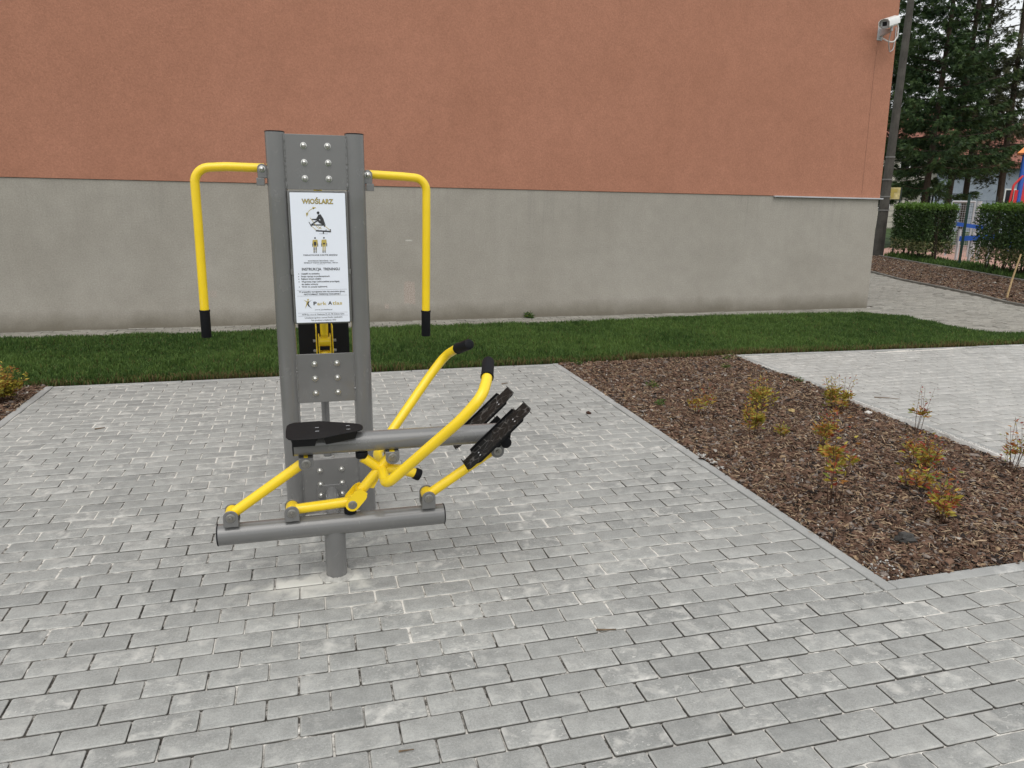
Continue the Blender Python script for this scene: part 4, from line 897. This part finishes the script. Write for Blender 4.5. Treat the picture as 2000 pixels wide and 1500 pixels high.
bt = thing('balance_beam', 'lower blue beam behind the green post between the hedges', 'balance beam', (15.0, 14.3, 0), 'blue balance beams on the playground')
mb = MB(); extrude(mb, [(14.95, 14.5, .60), (15.50, 13.88, .68), (15.60, 13.98, .68), (15.05, 14.6, .60)], (0, 0, .13)); mb.build('beam', M['bluepaint'], bt, False)
for x, y in ((15.20, 14.33), (15.48, 14.0)): mb = MB(); box(mb, (x - .03, y - .03, -.05), (x + .03, y + .03, .62)); mb.build('leg', M['galv'], bt, False)
fg = thing('goal_frame', 'grey metal frame with wire mesh behind the hedge gap', 'goal frame', (17.7, 17.2, 0))
mb = MB(); tube(mb, fillet([(17.50, 17.44, -.05), (17.50, 17.44, 1.66), (17.92, 17.0, 1.66), (17.92, 17.0, -.05)], .02), .03, 8); mb.build('frame', M['galv'], fg)
mb = MB(); rod(mb, (18.0, 16.92, -.05), (18.0, 16.92, 1.68), .07, 12); mb.build('post', M['galv'], fg)
mb = MB()
for i in range(9):
    f = (i + 1) / 10; tube(mb, [(17.50 + .42*f, 17.44 - .44*f, .05), (17.50 + .42*f, 17.44 - .44*f, 1.65)], .004, 4)
for i in range(22): z = .1 + i*.072; tube(mb, [(17.5, 17.44, z), (17.92, 17.0, z)], .003, 4)
mb.build('wire_mesh', M['galv'], fg)
nb = thing('notice_board', 'yellowish notice board on dark posts behind the concrete pole', 'notice board', (14.95, 17.65, 0))
mb = MB(); extrude(mb, [(15.02, 17.60, 1.70), (15.32, 17.30, 1.70), (15.32, 17.30, 2.05), (15.02, 17.60, 2.05)], (.03, .03, 0)); mb.build('panel', M['board'], nb, False)
for x, y in ((15.04, 17.64), (15.36, 17.32)): mb = MB(); rod(mb, (x, y, -.05), (x, y, 2.06), .025, 8); mb.build('post', M['postdark'], nb)
mb = MB(); extrude(mb, [(15.08, 17.53, 1.90), (15.26, 17.35, 1.90), (15.26, 17.35, 2.0), (15.08, 17.53, 2.0)], (-.004, -.004, 0)); extrude(mb, [(15.14, 17.47, 1.74), (15.20, 17.41, 1.74), (15.20, 17.41, 1.9), (15.14, 17.47, 1.9)], (-.004, -.004, 0)); mb.build('poster', M['gold'], nb, False)
pt = thing('play_tower', 'blue and red playground tower at the right edge of the scene', 'play tower', (20.3, 17.4, 0))
for x, y in ((20.17, 17.52), (20.9, 17.0), (20.9, 18.2), (21.6, 17.6)): mb = MB(); rod(mb, (x, y, -.05), (x, y, 3.3), .07, 12); mb.build('post', M['bluepaint'], pt)
mb = MB(); extrude(mb, [(19.95, 17.5, 1.45), (20.17, 17.52, 1.45), (20.17, 17.52, 2.05), (19.95, 17.5, 2.05)], (.05, .06, 0)); extrude(mb, [(20.2, 17.5, 1.5), (20.88, 17.02, 1.5), (20.88, 17.02, 2.3), (20.2, 17.5, 2.3)], (.04, .06, 0)); mb.build('panel', M['redpaint'], pt, False)
mb = MB(); tube(mb, fillet([(19.9, 17.6, 1.4), (19.95, 17.58, 2.2), (20.15, 17.48, 2.5)], .2), .035, 8); mb.build('rail', M['redpaint'], pt)
mb = MB(); mb.add([(19.9, 17.6, 3.2), (20.9, 16.7, 3.2), (21.9, 17.6, 3.2), (20.9, 18.5, 3.2), (20.9, 17.6, 4.0)], [(0,1,4),(1,2,4),(2,3,4),(3,0,4),(0,3,2,1)]); mb.build('roof', M['orangepaint'], pt, False)
# wire fence far behind
fn = thing('wire_fence', 'dark wire mesh fence under the spruces behind the left hedge', 'fence', (21, 21, 0))
fa, fb = np.array([16.5, 22.5]), np.array([27.5, 15.0])
mb = MB()
for i in range(70):
    p = fa + (fb - fa) * i / 69; tube(mb, [(p[0], p[1], 0), (p[0], p[1], 1.72)], .006, 3)
for z in np.linspace(.1, 1.7, 9): tube(mb, [(fa[0], fa[1], z), (fb[0], fb[1], z)], .007, 3)
mb.build('wire_mesh', M['postdark'], fn)
for i in range(8): p = fa + (fb - fa) * i / 7; mb = MB(); rod(mb, (p[0], p[1], -.05), (p[0], p[1], 1.85), .03, 8); mb.build('post', M['postdark'], fn)
# houses
def house(name, label, c, ax_, w, dep, eave, ridge, wall, wins):
    t = thing(name, label, 'house', (c[0], c[1], 0)); d = np.array([math.cos(ax_), math.sin(ax_)]); n = np.array([-d[1], d[0]])
    P = lambda a, b, z: (c[0] + d[0]*a + n[0]*b, c[1] + d[1]*a + n[1]*b, z)
    mb = MB(); mb.add([P(a, b, z) for z in (-.2, eave) for a, b in ((-w/2, -dep/2), (w/2, -dep/2), (w/2, dep/2), (-w/2, dep/2))] + [P(-w/2, 0, ridge - .1), P(w/2, 0, ridge - .1)], [(0,1,5,4),(1,2,6,9,5),(2,3,7,6),(3,0,4,8,7)]); mb.build('wall', wall, t, False)
    e = .45; mb = MB()
    for s in (-1, 1): extrude(mb, [P(-w/2 - e, s*(dep/2 + e), eave - .25), P(w/2 + e, s*(dep/2 + e), eave - .25), P(w/2 + e, 0, ridge), P(-w/2 - e, 0, ridge)], (0, 0, .14))
    rf = mb.build('roof', M['rooftile'], t, False)
    mb = MB(); q = P(w*.2, -.4, 0); box(mb, (q[0]-.3, q[1]-.3, ridge - .8), (q[0]+.3, q[1]+.3, ridge + .8)); mb.build('chimney', M['rooftile'], rf, False)
    for a, z, ww, hh in wins:
        mb = MB(); P4 = [P(a - ww/2, -dep/2 - .03, z), P(a + ww/2, -dep/2 - .03, z), P(a + ww/2, -dep/2 - .03, z + hh), P(a - ww/2, -dep/2 - .03, z + hh)]; extrude(mb, P4, (n[0]*.08, n[1]*.08, 0)); wn = mb.build('window', M['camwhite'], t, False)
        mb = MB()
        for k in (0, 1):
            x0 = a - ww/2 + .07 + k*(ww/2 - .03); x1 = x0 + ww/2 - .11; mb.add([P(x0, -dep/2 - .045, z + .08), P(x1, -dep/2 - .045, z + .08), P(x1, -dep/2 - .045, z + hh - .08), P(x0, -dep/2 - .045, z + hh - .08)], [(0, 1, 2, 3)])
        mb.build('pane', M['glass'], wn, False)
    return t
wn_ = [(-4.5, 1.2, 1.3, 1.4), (-1.5, 1.2, 1.3, 1.4), (1.5, 1.2, 1.3, 1.4), (4.5, 1.2, 1.3, 1.4)]
house('house', 'cream house with red tiled roof glimpsed between the left spruces', (37.5, 45.5), -.80, 12, 9, 4.9, 7.6, M['wall_other'], wn_ + [(-3, 3.3, 1.2, 1.2), (3, 3.3, 1.2, 1.2)])
house('house', 'pale blue house glimpsed low behind the right spruces', (43.5, 35.5), -.83, 13, 9, 3.9, 6.4, M['bluewall'], [(-2.3, 1.5, 1.0, 1.0), (4.3, 1.2, 1.0, 1.1)])

# ------------------------------------------------------------------ trees
def spruce(label, x, y, H, R, z0, seed, dens=1., lean=(0, 0), col=((.010, .026, .012), (.030, .055, .020)), droop=.35, gaps=.0, skip=None):
    r = np.random.default_rng(seed); t = thing('spruce_tree', label, 'tree', (x, y, 0), 'spruces behind the hedge')
    ax = lambda z: np.array([x + lean[0]*z, y + lean[1]*z, z])
    mb = MB(); zs = np.linspace(-.1, H, 9); tube(mb, [ax(z) for z in zs], [.02 + .105 * (1 - max(0, z)/H)**.9 * H/15 for z in zs], 9)
    tr_ = mb.build('trunk', M['bark'], t); br = MB(); P, D, S, C = [], [], [], []
    z = z0
    while z < H - .4:
        n = r.integers(4, 7); a0 = r.uniform(0, 6.28)
        for k in range(n):
            if r.random() < gaps: continue
            az = a0 + k * 6.283 / n + r.normal(0, .25); L = R * (1 - (z / H))**.75 * r.uniform(.6, 1.12) * min(1, .55 + .25*(z - z0 + .6))
            if skip and skip[0] < z < skip[1] and math.cos(az - skip[2]) > -.25: L *= .30      # a broken-off side
            o = np.array([math.cos(az), math.sin(az), 0]); sl = r.uniform(-.38, -.05) * (1 - z/H) + .25*(z/H); pts = []
            for f in np.linspace(0, 1, 6): pts.append(ax(z) + o * L * f + np.array([0, 0, L * (sl * f + .22 * f**3)]))
            pts = np.array(pts); tube(br, pts[::2] if True else pts, np.linspace(.03, .006, len(pts[::2])) * (.5 + L/R*.6), 4, False)
            m = int(L * 115 * dens); f = .10 + .90 * r.random(m)**.8; B = np.stack([np.interp(f, np.linspace(0, 1, 6), pts[:, i]) for i in range(3)], 1)
            side = np.array([-o[1], o[0], 0]); off = r.uniform(-1, 1, m) * (.10 + .34 * L * .35 * (1.05 - f)); hang = np.abs(r.normal(0, droop, m)) * (.3 + .7*np.abs(off)/(np.abs(off).max() + .01))
            B = B + side * off[:, None] + np.array([0, 0, -1]) * hang[:, None]*.6 + o * (np.abs(off) * .35)[:, None]
            d = side * np.sign(off)[:, None] * r.uniform(.2, .8, m)[:, None] + o * r.uniform(.2, .9, m)[:, None] + np.array([0, 0, -1]) * (r.uniform(-.15, 1.0, m) * (.4 + droop))[:, None]
            P.append(B); D.append(d); S.append(r.uniform(.11, .28, m)); g = np.clip(r.normal(.4 + .35*(f - .5), .28, m), 0, 1)[:, None]; C.append((1-g)*np.array(col[0]) + g*np.array(col[1]))
        z += r.uniform(.30, .55) * H/15
    br.build('branches', M['bark'], t); P, D, S, C = map(np.concatenate, (P, D, S, C)); N = len(P)
    # a spray: a flat fan of three narrow needles-covered fingers
    d = D / np.linalg.norm(D, axis=1)[:, None]; s = np.cross(d, r.normal(size=(N, 3))); s /= np.linalg.norm(s, axis=1)[:, None]; L = S[:, None]
    V = []; 
    for a, ln in ((0, 1), (.42, .66), (-.42, .66)):
        e = d*math.cos(a) + s*math.sin(a); q = -d*math.sin(a) + s*math.cos(a); w = L*.06
        V += [P - q*w*.5, P + q*w*.5, P + e*L*ln*.55 + q*w, P + e*L*ln, P + e*L*ln*.55 - q*w]
    V = np.stack(V, 1).reshape(-1, 3); b = np.arange(N)[:, None] * 15
    Ft = np.concatenate([b + [j, j+1, j+2] for j in (0, 5, 10)] + [b + [j, j+2, j+4] for j in (0, 5, 10)] + [b + [j+4, j+2, j+3] for j in (0, 5, 10)])
    fast_mesh('crown', V, Ft, M['needle'], t, np.repeat(np.concatenate([C, np.ones((N, 1))], 1), 15, 0)); return t
green2 = ((.020, .044, .020), (.070, .115, .036)); olive = ((.032, .042, .022), (.10, .105, .048))
spruce('dense dark spruce rising right behind the concrete pole', 19.4, 20.6, 14.5, 2.9, 2.1, 11, 1.25, col=green2, gaps=.05, skip=(6.4, 9.6, -.72))
spruce('spruce with bare lower trunk standing between pole and green post', 21.4, 21.6, 16, 2.7, 2.9, 12, .95, (.004, -.004), green2, .35, .15, (6.6, 9.6, -.72))
spruce('thin see-through spruce above the green post', 25.5, 24.8, 16, 2.4, 3.2, 13, .9, (-.008, .008), olive, .5, .2, (7.5, 11, -.72))
spruce('olive spruce with leaning trunk above the right hedge', 24.6, 22.2, 17, 2.2, 2.7, 14, 1.0, (-.022, .022), olive, .55, .3, (7.3, 10.6, -.72))
spruce('tall drooping spruce at the right edge above the play tower', 28.9, 21.9, 8.2, 2.8, 2.6, 15, .8, (0, 0), olive, .6, .15)
spruce('dark spruce half hidden behind the corner of the orange wall', 20.6, 25.0, 13, 3.2, 1.8, 16, 1.1, col=green2)

def broadleaf(label, x, y, H, R, seed):
    r = np.random.default_rng(seed); t = thing('broadleaf_tree', label, 'tree', (x, y, 0)); mb = MB(); tips = []
    def limb(p, d, L, rad, lev):
        q = p + d*L; m = (p + q)/2 + r.normal(0, L*.05, 3); tube(mb, [p, m, q], [rad, rad*.8, rad*.55], 6)
        if lev == 0: tips.append((p, q)); return
        for _ in range(3 if lev > 1 else 4):
            e = d + r.normal(0, .5, 3); e[2] = abs(e[2])*.8 + .15; e /= np.linalg.norm(e); limb(p + d*L*r.uniform(.6, 1), e, L*r.uniform(.6, .8), rad*.55, lev - 1)
    limb(np.array([x, y, -.1]), np.array([0, 0, 1.]), H*.36, .17, 4); mb.build('trunk', M['bark'], t)
    P = np.concatenate([p + (q - p) * r.random((26, 1)) + r.normal(0, .22, (26, 3)) for p, q in tips]); N = len(P); g = r.random(N)[:, None]
    V, Fv, Cc = leaf_cloud(P, r.normal(size=(N, 3)), r.uniform(.09, .17, N), (1-g)*np.array([.06, .11, .018]) + g*np.array([.17, .24, .04])); fast_mesh('crown', V, Fv, M['leaf'], t, Cc); return t
broadleaf('fresh light green broadleaf tree behind the pole at the top of the scene', 19.2, 23.8, 13.5, 4, 31)

# ------------------------------------------------------------------ light
EL, AZ = math.radians(58), math.radians(200)       # sun behind thin cloud: elevation, compass from +Y clockwise
w = bpy.data.worlds.new('World'); scene.world = w; w.use_nodes = True; nt = w.node_tree; bg = nt.nodes['Background']
sky = nt.nodes.new('ShaderNodeTexSky'); sky.sky_type = 'NISHITA'; sky.sun_disc = False; sky.sun_elevation = EL; sky.sun_rotation = AZ; sky.dust_density = 6; sky.air_density = 1.6; sky.ozone_density = 1
hs = nt.nodes.new('ShaderNodeHueSaturation'); hs.inputs['Saturation'].default_value = .30
nt.links.new(sky.outputs[0], hs.inputs['Color']); mxw = nt.nodes.new('ShaderNodeMix'); mxw.data_type = 'RGBA'; mxw.inputs[0].default_value = .7; mxw.inputs[7].default_value = (6.0, 6.15, 6.3, 1)     # closed thin cloud over the clear sky
nt.links.new(hs.outputs[0], mxw.inputs[6]); nt.links.new(mxw.outputs[2], bg.inputs['Color']); bg.inputs['Strength'].default_value = .125
sd_ = bpy.data.lights.new('sun', 'SUN'); sd_.energy = .6; sd_.angle = math.radians(55); sd_.color = (1, .97, .93); so = bpy.data.objects.new('sun', sd_); COL.objects.link(so)
dirv = Vector((math.sin(AZ)*math.cos(EL), math.cos(AZ)*math.cos(EL), math.sin(EL))); so.rotation_euler = dirv.to_track_quat('Z', 'Y').to_euler()
vs = scene.view_settings; vs.view_transform = 'Standard'; vs.look = 'None'; vs.exposure = .54; vs.gamma = 1; vs.use_curve_mapping = False
scene.cycles.use_denoising = True; scene.cycles.max_bounces = 8; scene.cycles.transparent_max_bounces = 8
